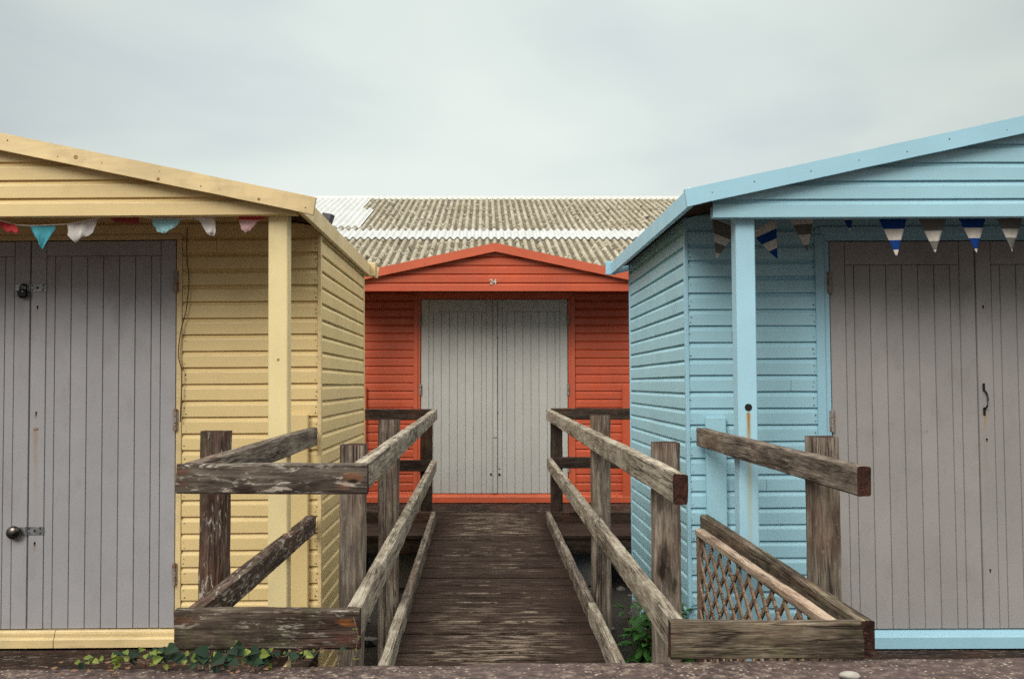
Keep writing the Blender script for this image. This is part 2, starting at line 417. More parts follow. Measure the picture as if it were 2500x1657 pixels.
# ------------------------------------------------------------------ cladding
PIT = .0824
PROFILE = [(0.0, .001), (0.0, .0170), (.0015, .0182), (.055, .0188), (.060, .0178), (.069, .0105), (.0765, .0055), (.0822, .0035)]
def clad(mb, u0, u1, z0, z1, phase, pmap, ulim=None, nails=False, nailside=(0, 1), pit=PIT, rng=None, seg=5, m=0, mn=1):
    rng = rng or random
    k = math.floor((z0 - phase)/pit) - 1
    while True:
        zb = phase + k*pit
        if zb >= z1 - 1e-4: break
        k += 1
        if zb + pit <= z0 + 1e-4: continue
        tilt = [rng.uniform(-.0009, .0009) for _ in range(seg+1)]
        dz = [rng.uniform(-.0008, .0008) for _ in range(seg+1)]
        pr = [(zb + a*pit/PIT, d) for a, d in PROFILE]
        # clip to z0..z1
        pc = []
        for i, (z, d) in enumerate(pr):
            if z0 <= z <= z1: pc.append((z, d))
            if i + 1 < len(pr):
                z2, d2 = pr[i+1]
                for lim in (z0, z1):
                    if (z - lim)*(z2 - lim) < 0:
                        t = (lim - z)/(z2 - z); pc.append((lim, d + (d2-d)*t))
        if len(pc) < 2: continue
        rows = []
        for (z, d) in pc:
            a, b = (u0, u1) if ulim is None else ulim(z)
            if a > b: a = b = (a+b)/2
            row = []
            for s in range(seg+1):
                inner = 0 if z in (z0, z1) else dz[s]
                row.append(pmap(a + (b-a)*s/seg, z + inner, d + tilt[s]))
            rows.append(row)
        n = seg + 1
        mb.add([p for r in rows for p in r], [(i*n+s, i*n+s+1, (i+1)*n+s+1, (i+1)*n+s) for i in range(len(rows)-1) for s in range(seg)], m)
        if nails and u1 - u0 > .3 and rng.random() < .14 and zb > z0:      # a butt joint between two lengths of board
            uj = u0 + (u1 - u0)*rng.uniform(.2, .8)
            q = [pmap(uj - .0008, zb + .002, .0191), pmap(uj + .0008, zb + .002, .0191), pmap(uj + .0008, zb + .056, .0194), pmap(uj - .0008, zb + .056, .0194)]
            mb.add(q, [(0, 1, 2, 3)], mn)
        if nails and pc[-1][0] - pc[0][0] > .05:
            a, b = (u0, u1) if ulim is None else ulim(zb + .03)
            for side in nailside:
                for off in (.017, .045):
                    if rng.random() < .2: continue
                    uu = (a + .016 + rng.uniform(-.006, .006)) if side == 0 else (b - .016 + rng.uniform(-.006, .006))
                    p0 = Vector(pmap(uu, zb + off + rng.uniform(-.006, .006), .0183)); p1 = Vector(pmap(uu, zb + off, .0203))
                    mb.disc(p0, rng.choice((.0028, .0034, .0036, .0048)), p1 - p0, .0012, 7, mn)

# ------------------------------------------------------------------ a beach hut (own frame: x across, y to the back, z = 0 at the door foot)
def door_leaf(xa, xb, h, top, mat, root, meet, hinge_x, hinge_z, g_=.0026):
    """boarded leaf between xa and xb; meet = x of the meeting edge"""
    mb = MB()
    st = .078; dp = .008; yf = -.014
    edges = [xa, xa + st]
    inner = xb - xa - 2*st
    nb = round(inner/.0805)
    off = .044
    x = xa + st + off
    while x < xb - st - .02: edges.append(x); x += .0805
    edges += [xb - st, xb]
    for i in range(len(edges)-1):
        a, b = edges[i], edges[i+1]
        isst = i in (0, len(edges)-2)
        y = yf - (.0012 if isst else random.uniform(-.0006, .0006))
        z1 = h if isst else h - top
        pts = [(a, .022), (a, y + dp), (a + g_, y), (b - g_, y), (b, y + dp), (b, .022)]
        mb.prism(pts, 'z', .004, z1 - (0 if isst else .0015))
    mb.box(xa + st + .0008, xb - st - .0008, yf - .0010, .022, h - top + .001, h, ch=.0018)
    leaf = mb.build('door', mat, root)
    for zc in hinge_z:
        hb = MB()
        s = 1 if hinge_x > (xa+xb)/2 else -1
        hb.box(hinge_x - .013, hinge_x + .013, -.032, -.012, zc - .052, zc + .052, ch=.003)
        hb.tube([(hinge_x, -.035, zc - .055), (hinge_x, -.035, zc - .018)], .007, 8)
        hb.tube([(hinge_x, -.035, zc - .015), (hinge_x, -.035, zc + .015)], .0075, 8)
        hb.tube([(hinge_x, -.035, zc + .018), (hinge_x, -.035, zc + .055)], .007, 8)
        hb.build('hinge', M['hinge'], leaf)
    return leaf

def make_hut(label, loc, rot, wall, trim, post_mat, gable_mat, doormat, apex, phase, depth, xfascia, xbarge, barge_h=.076,
             frame=.03, dtop=.1, nails=True, hinge=(.27, 1.03, 1.72), sill=1, gbot=1.95, hw=1.455, seed=1, slope=.2145, porch=.63, po=.052, sillmat=None, doormat2=None, steps=0):
    rng = random.Random(seed)
    root = thing('beach_hut', label, 'beach hut', loc, rot)
    LW, DH = .732, 1.928
    zb = -.085
    rt = lambda x: apex - slope*abs(x) - .045           # underside of the roof
    zs = rt(hw)
    # front wall
    mb = MB()
    fx = LW + .006 + frame
    P = lambda u, z, d: (u, -d, z)
    for sgn in (-1, 1):
        a, b = (-hw + .004, -fx) if sgn < 0 else (fx, hw - .004)
        clad(mb, a, b, 0 - .075, zs, phase, P, nails=nails, nailside=(0, 1), rng=rng)
        mb.box(min(a, b), max(a, b), .0, .03, zb, zs, 2, 0)
    def lim(z):
        k = min(hw - .004, max(0, (apex - .045 - z)/slope)); return (-k, k)
    clad(mb, -fx, fx, DH + .006 + frame, zs, phase, P, rng=rng)
    clad(mb, 0, 0, zs, apex - .06, phase, P, ulim=lim, rng=rng)
    mb.prism([(-hw, zs), (-fx, DH+.01), (fx, DH+.01), (hw, zs), (0, rt(0))], 'y', .002, .03, 2)
    mb.build('front_wall', [wall, M['nail'], M['interior']], root)
    # side walls, rear wall
    for sgn in (-1, 1):
        mb = MB()
        clad(mb, .012, depth - .012, zb - .25, zs + .005, phase - .006, lambda u, z, d: (sgn*(hw - .016 + d), u, z), nails=False, rng=rng)
        mb.box(min(sgn*(hw-.05), sgn*(hw-.017)), max(sgn*(hw-.05), sgn*(hw-.017)), .031, depth - .01, zb - .25, zs, 1, 0)
        mb.build('side_wall', [wall, M['interior']], root)
        for y0, y1 in ((-.022, .012), (depth - .012, depth + .018)):
            t = MB(); t.box(min(sgn*(hw-.012), sgn*(hw+.006)), max(sgn*(hw-.012), sgn*(hw+.006)), y0, y1, zb - .25, zs + .004, 0, .002)
            t.build('corner_trim', trim, root)
    mb = MB()
    clad(mb, -hw + .013, hw - .013, zb - .25, zs, phase, lambda u, z, d: (u, depth + d - .004, z), rng=rng)
    clad(mb, 0, 0, zs, apex - .06, phase, lambda u, z, d: (u, depth + d - .004, z), ulim=lim, rng=rng)
    mb.prism([(-hw+.06, zb), (hw-.06, zb), (hw-.06, zs), (0, rt(0)), (-hw+.06, zs)], 'y', depth - .03, depth - .006, 1)
    mb.build('rear_wall', [wall, M['interior']], root)
    # door frame: two jambs and a head, stepped
    mb = MB()
    x0, x1 = LW + .005, LW + .005 + frame
    for sgn in (-1, 1):
        mb.box(min(sgn*x0, sgn*x1), max(sgn*x0, sgn*x1), -.0245, .02, -.004, DH + .004, 0, .002)
        if frame > .05:
            mb.box(min(sgn*(x0+.026), sgn*(x1+.004)), max(sgn*(x0+.026), sgn*(x1+.004)), -.034, -.0225, -.004, DH + .036, 0, .003)
    mb.box(-x1, x1, -.0250, .02, DH + .005, DH + .005 + frame, 0, .002)
    if frame > .05: mb.box(-x1 + .022, x1 - .022, -.0335, -.0228, DH + .034, DH + .009 + frame, 0, .003)
    mb.build('door_frame', trim, root)
    # doors
    dl = door_leaf(-LW, -.002, DH, dtop, doormat, root, 0, -LW - .004, hinge, .0026 if nails else .0036)
    dr = door_leaf(.002, LW, DH, dtop, doormat2 or doormat, root, 0, LW + .004, hinge, .0026 if nails else .0036)
    # sill and step
    mb = MB()
    prof = [(.02, -.001), (-.020, -.004), (-.050, -.022), (-.055, -.030), (-.055, -.084), (.02, -.084)] if sill == 1 else \
           [(.02, -.001), (-.030, -.003), (-.034, -.010), (-.034, -.014), (-.040, -.016), (-.040, -.034), (-.047, -.038), (-.052, -.044), (-.052, -.082), (.02, -.082)]
    cuts = [-hw - .004, hw + .004] if sill == 1 else [-hw - .004, .148, .152, hw + .004]
    for i in range(0, len(cuts), 2): mb.prism(prof, 'x', cuts[i], cuts[i+1])
    mb.build('sill', sillmat or trim, root)
    # gable: shiplap front with a solid board behind
    mb = MB()
    def glim(z):
        k = min(hw, max(0, (apex - .02 - z)/slope)); return (-k, k)
    yg = -porch
    clad(mb, 0, 0, gbot, apex - .03, gbot, lambda u, z, d: (u, yg + .018 - d, z), ulim=glim, pit=.0812, nails=False, rng=rng, seg=6)
    gz = min(gbot + .05, apex - slope*hw - .02)
    mb.prism([(-hw, gbot), (hw, gbot), (hw, gz), (0, apex - .03), (-hw, gz)], 'y', yg + .0165, yg + .05)
    gb = mb.build('gable', [gable_mat], root)
    # roof: two slabs, felt on top, boards below
    for sgn in (-1, 1):
        mb = MB()
        xe = xfascia
        A = [(0, apex - .012), (xe, apex - .012 - slope*xe), (xe, apex - .040 - slope*xe), (0, apex - .040)]
        A = [(sgn*a, b) for a, b in A]
        y0, y1 = -porch - .035, depth + .10
        v = [(a, y0, b) for a, b in A] + [(a, y1, b) for a, b in A]
        mb.add(v, [(0, 1, 5, 4)], 0)
        mb.add(v, [(2, 3, 7, 6)], 1)
        mb.add(v, [(1, 2, 6, 5), (0, 1, 2, 3), (4, 5, 6, 7)], 1)
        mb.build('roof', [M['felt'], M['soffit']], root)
        # eaves fascia with an end block at the back
        f = MB(); zt = apex - slope*xe + .004
        f.box(min(sgn*xe, sgn*(xe+.022)), max(sgn*xe, sgn*(xe+.022)), -porch - .034, depth + .105, zt - .085, zt, 0, .003)
        f.box(min(sgn*(xe-.012), sgn*(xe+.06)), max(sgn*(xe-.012), sgn*(xe+.06)), depth + .106, depth + .13, zt - .088, zt + .008, 0, .003)
        f.build('fascia', trim, root)
        # barge boards front and back
        for yb in (-porch - .062, depth + .132):
            L_ = math.hypot(xbarge, slope*xbarge)
            b = MB()
            nseg = 14
            for i in range(nseg):
                pass
            pts = []
            top, bot = [], []
            for i in range(nseg+1):
                x = xbarge*i/nseg
                top.append((sgn*x, apex - slope*x + rng.uniform(-.0007, .0007)))
                xx = x if i < nseg else x - .012
                bot.append((sgn*xx, apex - slope*x - barge_h + rng.uniform(-.0007, .0007)))
            n = nseg + 1
            vs = [(a, yb, z) for a, z in top] + [(a, yb, z) for a, z in bot] + [(a, yb + .026, z) for a, z in top] + [(a, yb + .026, z) for a, z in bot]
            fs = []
            for i in range(nseg):
                fs += [(i, i+1, n+i+1, n+i), (2*n+i, 2*n+i+1, 3*n+i+1, 3*n+i), (i, i+1, 2*n+i+1, 2*n+i), (n+i, n+i+1, 3*n+i+1, 3*n+i)]
            fs += [(0, n, 3*n, 2*n), (n-1, 2*n-1, 4*n-1, 3*n-1)]
            b.add(vs, fs)
            if yb < 0:
                for i in range(7):
                    x = .2 + i*.215 + rng.uniform(-.03, .03); z = apex - slope*x - rng.uniform(.02, barge_h - .02)
                    b.disc((sgn*x, yb, z), rng.uniform(.0022, .0040), (0, -1, 0), .0012, 8, 1)
            b.build('barge_board', [post_mat if wall is M['yellow'] and False else trim, M['nail']], root)
    # porch posts and stub battens by the corners
    for sgn in (-1, 1):
        b = MB(); xo = hw - po
        b.box(min(sgn*xo, sgn*(xo-.086)), max(sgn*xo, sgn*(xo-.086)), -porch + .052, -porch + .138, -.095, gbot - .001 if False else gbot + .06, 0, .004)
        b.build('porch_post', post_mat, root)
        b = MB(); xo = hw - .055 if xfascia < 1.5 else hw - .085
        b.box(min(sgn*xo, sgn*(xo-.1)), max(sgn*xo, sgn*(xo-.1)), -.052, -.0195, -.08, 1.052, 0, .004)
        b.build('batten', wall, root)
    # porch floor and bearers
    b = MB(); y = -porch - .02
    while y < -.06:
        w = .118
        b.box(-hw - .004, hw + .004, y, min(y + w - .004, -.056), -.115, -.090 + rng.uniform(-.001, .001), 0, .003)
        y += w
    b.build('porch_floor', M['plinth'], root)
    b = MB()
    for xx in (-hw + .01, -.5, .5, hw - .09):
        b.box(xx, xx + .08, -porch, depth - .02, -.24, -.1155, 0, .004)
        for yy in (-porch + .05, depth*.45, depth - .3):
            b.box(xx - .03, xx + .12, yy, yy + .22, ZG - loc[2] - .03, -.241, 1, .006)
    b.build('bearers', [M['plinth'], M['block']], root)
    return root, dl, dr

M['block'] = plain('concrete_block', (.17, .16, .155), .9, scale=50)
YX, YY, YZ = -2.272, 5.0, -.385
BX, BY, BZ = 2.468, 5.0, -.383
RX, RY, RZ = .09, 9.95, -.258

# door paints with their own rust marks (own frame of the hut)
M['door_y'] = paint('grey_door_paint_rusty', (.335, .325, .34), grain=(60, 60, 4), dirt=.22, var=.08,
                    stains=[(.035, 1.008 - .02, .017, .26, .55, (.30, .17, .07)), (.033, 1.585, .012, .05, .5, (.25, .15, .08)), (.035, 1.06, .012, .03, .7, RUST),
                            (.036, .42, .013, .05, .6, RUST), (.036, .86, .02, .5, .18, (.28, .17, .08))])
M['door_b'] = paint('grey_door_paint_worn', (.325, .305, .295), grain=(60, 60, 4), dirt=.22, var=.08,
                    stains=[(.033, 1.065, .011, .12, .75, (.36, .19, .06)), (.032, .96, .016, .5, .22, (.30, .18, .09)), (-.26, .98, .006, .02, .7, RUST)])
M['door_r'] = paint('grey_door_paint_clean', (.47, .462, .435), grain=(60, 60, 4), dirt=.12, var=.06,
                    stains=[(-.035, .19, .008, .03, .8, RUST), (.05, .19, .01, .03, .8, RUST)])
M['blue_post'] = paint('blue_post_paint', (.36, .60, .72), grain=(60, 60, 5), dirt=.10, var=.05,
                       stains=[(-1.298, 1.085, .018, .95, .75, (.38, .36, .16)), (-1.298, 1.09, .010, .22, .95, (.30, .13, .03))])

hut_y, yl, yr = make_hut('yellow weatherboarded beach hut with grey double doors and faded bunting', (YX, YY, YZ), (0, R(-.45), 0), M['yellow'], M['yellow_wood'],
                 M['yellow_post'], M['yellow'], M['door_y'], apex=2.345, phase=1.207, depth=1.77, xfascia=1.486 - .022, xbarge=1.548, frame=.027, dtop=.075, sill=2, seed=3)
hut_b, bl, br = make_hut('pale blue weatherboarded beach hut with striped pennants hanging in its porch', (BX, BY, BZ), (0, R(-.2), 0), M['blue'], M['blue_trim'],
                 M['blue_post'], M['blue'], M['door_b'], apex=2.405, phase=1.261, depth=1.91, xfascia=1.57 - .022, xbarge=1.592, frame=.066, dtop=.118, sill=1, seed=5, po=.112)
hut_r, rl, rr = make_hut('orange red beach hut numbered 24 at the far end of the boardwalk', (RX, RY, RZ), (0, 0, 0), M['red'], M['red_trim'],
                 M['red_trim'], M['red'], M['door_r'], apex=2.394, phase=1.102, depth=1.85, xfascia=1.53, xbarge=1.58, barge_h=.08, frame=.064, dtop=.118, sill=1, seed=9, nails=False, porch=.70)

M['knot'] = plain('pine_knot', (.33, .20, .06), .6, second=(.12, .06, .02), amt=.8)
for x, y, z, r in ((.50, -.692, 2.345 - .2145*.50 - .040, .010), (.86, -.692, 2.345 - .2145*.86 - .062, .008), (1.30, -.692, 2.345 - .2145*1.30 - .060, .007), (1.362, -.578, 1.31, .007)):
    mb = MB(); mb.disc((x, y, z), r, (0, -1, 0), .0008, 10)
    mb.build('knot', M['knot'], hut_y)
mb = MB(); mb.disc((-1.4555, .62, 1.29), .007, (-1, 0, 0), .002, 8); mb.build('paint_chip', plain('bare_wood_chip', (.55, .45, .30), .8), hut_b)

# red hut: cover strip, number, knobs
mb = MB(); mb.box(-.013, .027, -.036, -.0165, .004, 1.925, 0, .003)
mb.box(-.0165, .0305, -.0178, -.0160, .004, 1.925, 1, 0)
mb.build('cover_strip', [M['door_r'], M['hole']], rr)
mb = MB(); mb.box(-.0135, .0275, -.0372, -.0362, .55, .556, 0, 0)
mb.build('strip_joint', M['hole'], rr)
for x, z, rr_ in ((.034, 1.55, .006), (.034, .80, .005), (-.035, .19, .011), (.05, .19, .012), (.05, .245, .006)):
    mb = MB(); mb.disc((x, -.0155, z), rr_, (0, -1, 0), .008, 10)
    mb.build('bolt_head', M['iron'], rr if x > 0 else rl)
fc = bpy.data.curves.new('number_text', 'FONT'); fc.body = '24'; fc.size = .066; fc.extrude = .002; fc.offset = .0016; fc.align_x = 'CENTER'
fo = bpy.data.objects.new('number_text', fc); COL.objects.link(fo)
bpy.context.view_layer.update()
nm = bpy.data.meshes.new_from_object(fo.evaluated_get(bpy.context.evaluated_depsgraph_get()))
bpy.data.objects.remove(fo)
nm.materials.clear(); nm.materials.append(plain('number_plate_metal', (.50, .47, .40), .5))
no = bpy.data.objects.new('house_number', nm); COL.objects.link(no); no.parent = hut_r
no.location = (-.018, -.7035, 2.015); no.rotation_euler = (R(90), 0, 0)

# yellow hut: keyholes, old bolt, hasps
def keyhole(x, z, parent, s=1.0):
    mb = MB(); mb.disc((x, -.0155, z), .0055*s, (0, -1, 0), .001, 10); mb.box(x - .0025*s, x + .0025*s, -.0165, -.0150, z - .013*s, z, 0, 0)
    mb.build('keyhole', M['hole'], parent)
for z in (1.60, 1.07, .425): keyhole(.036, z, yr)
mb = MB(); mb.box(.025, .046, -.019, -.0150, .983, .996, 0, .002); mb.build('bolt_plate', plain('rusty_plate', (.25, .10, .03), .85, second=(.45, .38, .3), amt=.5), yr)
def hasp(z, parent):
    mb = MB()
    mb.box(-.004, .082, -.0195, -.0155, z - .020, z + .020, 0, .004)
    mb.box(-.075, -.005, -.022, -.018, z - .019, z + .019, 0, .004)
    mb.tube([(-.003, -.022, z - .021), (-.003, -.022, z + .021)], .005, 8)
    for x, dz in ((.010, .011), (.010, -.011), (.065, .011), (.065, -.011)):
        mb.disc((x, -.0195, z + dz), .0045, (0, -1, 0), .0015, 8, 1)
    mb.disc((.038, -.0195, z), .006, (0, -1, 0), .003, 8, 1)
    return mb.build('hasp', [M['steel'], M['iron']], parent)
hasp(1.695, yr); hasp(.485, yr)
def padlock(name, label, x, z, mats, round_body):
    root = thing(name, label, 'padlock', (YX + x, YY - .04, YZ + z), (0, 0, 0))
    mb = MB()
    bm = bmesh.new()
    if round_body:
        bmesh.ops.create_uvsphere(bm, u_segments=20, v_segments=12, radius=1)
        for v in bm.verts: v.co = Vector((v.co.x*.037, v.co.y*.017, v.co.z*.034))
    else:
        bmesh.ops.create_cube(bm, size=1)
        for v in bm.verts: v.co = Vector((v.co.x*.052, v.co.y*.022, v.co.z*.046))
        bmesh.ops.bevel(bm, geom=list(bm.edges), offset=.009, segments=3, affect='EDGES')
        for v in bm.verts: v.co.z -= .016
    mb.from_bm(bm)
    soft(mb.build('body', mats[0], root), 50)
    mb = MB()
    mb.tube([(-.016, .004, -.002), (-.016, .004, .012)] + [(.016*math.cos(a), .004, .014 + .016*math.sin(a)) for a in [math.pi*(1 - i/8) for i in range(9)]] + [(.016, .004, -.002)], .0045, 8)
    soft(mb.build('shackle', mats[1], root), 50)
    mb = MB(); mb.disc((.004, -.0165 if round_body else -.012, -.006), .006, (0, -1, 0), .002, 8)
    mb.build('lock_face', M['brass'], root)
padlock('padlock', 'small black padlock hanging from the upper hasp of the yellow hut door', -.040, 1.680, (M['iron'], M['iron']), False)
padlock('padlock', 'round tarnished steel padlock on the lower hasp of the yellow hut door', -.062, .478, (M['brass'], M['steel']), True)

# blue hut: handle, keyholes, post hole
for x, z in ((.036, 1.60), (.038, .935), (.038, .29)): keyhole(x, z, br)
mb = MB()
for z in (1.195, 1.075): mb.box(.022, .033, -.024, -.0150, z - .020, z + .020, 0, .003)
mb.tube([(.028, -.022, 1.18), (.031, -.040, 1.165), (.033, -.048, 1.135), (.032, -.040, 1.10), (.029, -.022, 1.085)], .0045, 8)
mb.build('handle', M['iron'], br)
mb = MB()
mb.tube([(-1.298, -.5795, 1.112), (-1.298, -.5775, 1.112)], [.0165, .0165], 18)
o = mb.build('bolt_hole', M['hole'], hut_b); o.scale = (1, 1, 1)

# ------------------------------------------------------------------ timber beams
def beam(name, a, b, w, h, mat, parent, up=(0, 0, 1), seed=None, ch=.005, jit=.0018, endm=None, taper=None, seg=.05, shift=(0, 0)):
    """timber from a to b (centres of its ends); own x axis along it, w across, h along 'up'"""
    a, b = Vector(a), Vector(b)
    rng = random.Random(seed if seed is not None else hash((round(a.x, 3), round(a.y, 3), round(b.z, 3))) & 0xffff)
    X = (b - a); Ln = X.length; X.normalize()
    U = Vector(up); Y = U.cross(X).normalized(); Z = X.cross(Y)
    mtx = Matrix(((X.x, Y.x, Z.x, a.x), (X.y, Y.y, Z.y, a.y), (X.z, Y.z, Z.z, a.z), (0, 0, 0, 1)))
    hw_, hh_ = w/2, h/2
    sec = [(-hw_+ch, -hh_), (0, -hh_), (hw_-ch, -hh_), (hw_, -hh_+ch), (hw_, 0), (hw_, hh_-ch), (hw_-ch, hh_), (0, hh_), (-hw_+ch, hh_), (-hw_, hh_-ch), (-hw_, 0), (-hw_, -hh_+ch)]
    n = len(sec); ns = max(2, int(Ln/seg))
    off = rng.uniform(0, 100)
    vs = []
    for i in range(ns+1):
        x = Ln*i/ns
        for k, (y, z) in enumerate(sec):
            q = Vector((x*2.2, k*3.1, off))
            q2 = Vector((x*14, k*5.7, off))
            dy = jit*1.6*noise.noise(q) + jit*.9*noise.noise(q2)
            dz = jit*1.6*noise.noise(q + Vector((9, 9, 9))) + jit*.9*noise.noise(q2 + Vector((4, 4, 4)))
            xx = x
            if i in (0, ns): xx += jit*1.5*noise.noise(Vector((k*2.3, i, off)))
            if taper and i == ns: xx += taper*noise.noise(Vector((z*40, y*20, off)))
            vs.append((xx, y + dy, z + dz))
    fs = [(i*n+k, i*n+(k+1) % n, (i+1)*n+(k+1) % n, (i+1)*n+k) for i in range(ns) for k in range(n)]
    mb = MB(); mb.add(vs, fs, 0)
    mb.add(vs[:n], [list(range(n))], 1); mb.add(vs[-n:], [list(range(n))], 1)
    pm = Matrix.Translation(-Vector(parent.location)) if parent else Matrix()
    o = mb.build(name, [mat, endm or M['end']], parent, matrix=pm @ mtx)
    return soft(o, 35)
def post(x0, x1, y0, ztop, mat, parent, zbot=None, d=None, lean=(0, 0), seed=None):
    """square post; own x axis runs upward"""
    w = x1 - x0; d = d or w
    c = Vector(((x0+x1)/2, y0 + d/2, 0))
    zb = ZG - .1 if zbot is None else zbot
    return beam('post', (c.x - lean[0], c.y - lean[1], zb), (c.x, c.y, ztop), d, w, mat, parent, up=(1, 0, 0), seed=seed, ch=.009, jit=.0026)

RH = .090; RT = .044
YN, YF = 3.05, 8.5
def lerp(a, b, t): return a + (b-a)*t
# inner faces of the walkway rails (the walkway runs very slightly to the left)
def xl(y): return lerp(-.362, -.410, (y-3.01)/5.49)
def xr(y): return lerp(.560, .516, (y-2.98)/5.52)

# ---- left railing
RL = thing('timber_railing', 'weathered grey timber railing on the yellow hut side with boards across its near end', 'railing', (-.6, 3.1, 0))
post(-1.031, -.935, 3.60, .657, M['rail_flake'], RL, seed=11, d=.09)
post(-.509, -.422, 3.50, .614, M['rail_grey'], RL, seed=12, lean=(.012, 0), d=.085)
post(-.536, -.437, 5.00, .648, M['rail_grey'], RL, seed=13)
post(-.556, -.457, 8.57, .60, M['rail_dark'], RL, seed=14)
# front boards
beam('rail', (-.930, 3.03, .5425), (-.356, 3.03, .5425), RT, RH, M['panel_top'], RL, seed=21)
beam('rail', (-.930, 3.03, .094), (-.376, 3.03, .094), RT, .117, M['panel_low'], RL, seed=22, jit=.003)
# inner rails in two lengths
def rail_seg(x, y0, y1, zt0, zt1, ya, yb, side, mat, seed, root, h=RH):
    za, zb_ = lerp(zt0, zt1, (ya-y0)/(y1-y0)), lerp(zt0, zt1, (yb-y0)/(y1-y0))
    s = -RT/2 if side < 0 else RT/2
    beam('rail', (x(ya) + s, ya, za - h/2), (x(yb) + s, yb, zb_ - h/2), RT, h, mat, root, seed=seed)
rail_seg(xl, 3.01, 8.5, .588, .612, 3.054, 5.060, -1, M['rail'], 31, RL)
rail_seg(xl, 3.01, 8.5, .588, .612, 5.066, 8.50, -1, M['rail'], 32, RL)
xlm = lambda y: lerp(-.378, -.414, (y-3.01)/5.49)
rail_seg(xlm, 3.01, 8.5, .152, .183, 3.054, 5.26, -1, M['rail'], 33, RL, .094)
rail_seg(xlm, 3.01, 8.5, .152, .183, 5.266, 8.50, -1, M['rail'], 34, RL, .094)
# outer rails back to the hut corner
beam('rail', (-.900, 3.056, .5425), (-.852, 4.925, .570), .046, RH, M['rail_grey'], RL, seed=41)
beam('rail', (-.908, 3.056, .088), (-.855, 4.925, .140), .046, RH, M['rail_flake'], RL, seed=42)
beam('rail', (-.915, 3.30, -.33), (-.872, 4.34, -.318), .046, RH, M['rail_dark'], RL, seed=43)
# cross rails on the landing
for zt, sd in ((.612, 51), (.177, 52), (-.262, 53)):
    beam('rail', (-1.45, 8.54, zt - RH/2), (-.458, 8.54, zt - RH/2), RT, RH + (.004 if zt > .5 else .006), M['rail_dark'], RL, seed=sd)
post(-1.40, -1.305, 8.567, .60, M['rail_dark'], RL, seed=15, zbot=-.36)

# ---- right railing
RRt = thing('timber_railing', 'weathered timber railing on the blue hut side open at its near top', 'railing', (.8, 3.1, 0))
post(.602, .694, 3.55, .619, M['post_knot'], RRt, seed=61)
post(.583, .683, 5.45, .656, M['rail_grey'], RRt, seed=62)
post(.563, .664, 8.57, .60, M['rail_dark'], RRt, seed=63)
post(1.164, 1.260, 3.55, .638, M['rail_grey'], RRt, seed=64)
rail_seg(xr, 2.98, 8.5, .560, .612, 2.985, 8.50, 1, M['rail'], 71, RRt)
xrm = lambda y: lerp(.553, .521, (y-2.98)/5.52)
rail_seg(xrm, 2.98, 8.5, .124, .202, 3.024, 8.50, 1, M['rail'], 72, RRt, .094)
beam('rail', (.548, 3.0, .069), (1.118, 3.0, .071), RT, .108, M['rail_moss'], RRt, seed=73, jit=.0035, taper=.012)
rng = random.Random(31)
mb = MB(); zz = .018
for k, (hh_, ln) in enumerate(((.014, .034), (.012, .022), (.017, .031), (.013, .020), (.016, .024), (.011, .012), (.014, .010), (.007, .006))):
    bm = bmesh.new(); bmesh.ops.create_cube(bm, size=1)
    for v in bm.verts:
        tip = v.co.x > 0
        v.co = Vector((1.113 + (ln if tip else 0) + rng.uniform(-.004, .004), 3.0 + v.co.y*(RT - .004 - (.010 if tip else 0)) + rng.uniform(-.002, .002), zz + hh_/2 + v.co.z*(hh_ - (.004 if tip else .0005))))
    mb.from_bm(bm); zz += hh_ + .0005
mb.build('split_end', M['end'], RRt, matrix=Matrix.Translation(-Vector(RRt.location)))
beam('rail', (1.156, 3.055, .531), (1.062, 4.925, .568), RT, RH, M['rail_grey'], RRt, seed=74)
beam('rail', (1.150, 3.03, .072), (1.076, 4.925, .143), RT, RH, M['rail_moss'], RRt, seed=75)
for zt, sd in ((.617, 81), (.202, 82), (-.260, 83)):
    beam('rail', (.566 if zt < 0.6 else .562, 8.54, zt - RH/2), (1.62, 8.54, zt - RH/2), RT, RH + .005, M['rail_dark'], RRt, seed=sd)
post(1.48, 1.575, 8.567, .60, M['rail_dark'], RRt, seed=65, zbot=-.36)

# ------------------------------------------------------------------ boardwalk
ZD = -.350
g = NT('worn_decking')
c1 = g.coord((2.5, 34, 34)); c2 = g.coord((16, 160, 160)); c0 = g.coord((1, 1, 1), False)
w1 = g.noise(c1, 1, 5, .65, .8); w2 = g.noise(c2, 1, 4, .7); bl_ = g.noise(c0, 4.0, 5, .6)
isl = g.n('ShaderNodeNewGeometry').outputs['Random Per Island']
v = g.math('ADD', g.math('MULTIPLY', w1, .3), g.math('ADD', g.math('MULTIPLY', w2, .45), g.math('MULTIPLY', bl_, .35)))
base = g.ramp(v, [(.42, (.010, .0055, .004)), (.55, (.030, .018, .0135)), (.70, (.075, .050, .037))])
base = g.mix(g.mr(isl, 0, 1, 0, .6), base, (.030, .016, .012))
# bare worn streaks along the tread, in the middle of the boards and in patches
sx_ = g.n('ShaderNodeSeparateXYZ', {0: g.n('ShaderNodeTexCoord').outputs['Object']})
mid = g.mr(g.math('ABSOLUTE', g.math('SUBTRACT', sx_.outputs[0], -.02)), .46, .16)
stk = g.noise(g.coord((6.5, 40, 40), False), 1, 6, .72, .3)
pat = g.noise(g.coord((1.9, 4.2, 2)), 1.3, 4, .6)
wear = g.math('MULTIPLY', g.ramp(stk, [(.49, 0), (.57, 1)]), g.ramp(pat, [(.36, 0), (.60, 1)]))
wear = g.math('MULTIPLY', wear, g.math('MULTIPLY', mid, g.mr(g.math('ADD', sx_.outputs[1], g.math('MULTIPLY', bl_, 2.0)), 3.6, 1.4, .22, 1.0)))
py_ = g.math('FRACT', g.math('DIVIDE', g.math('ADD', sx_.outputs[1], .1), .113))            # position across each plank
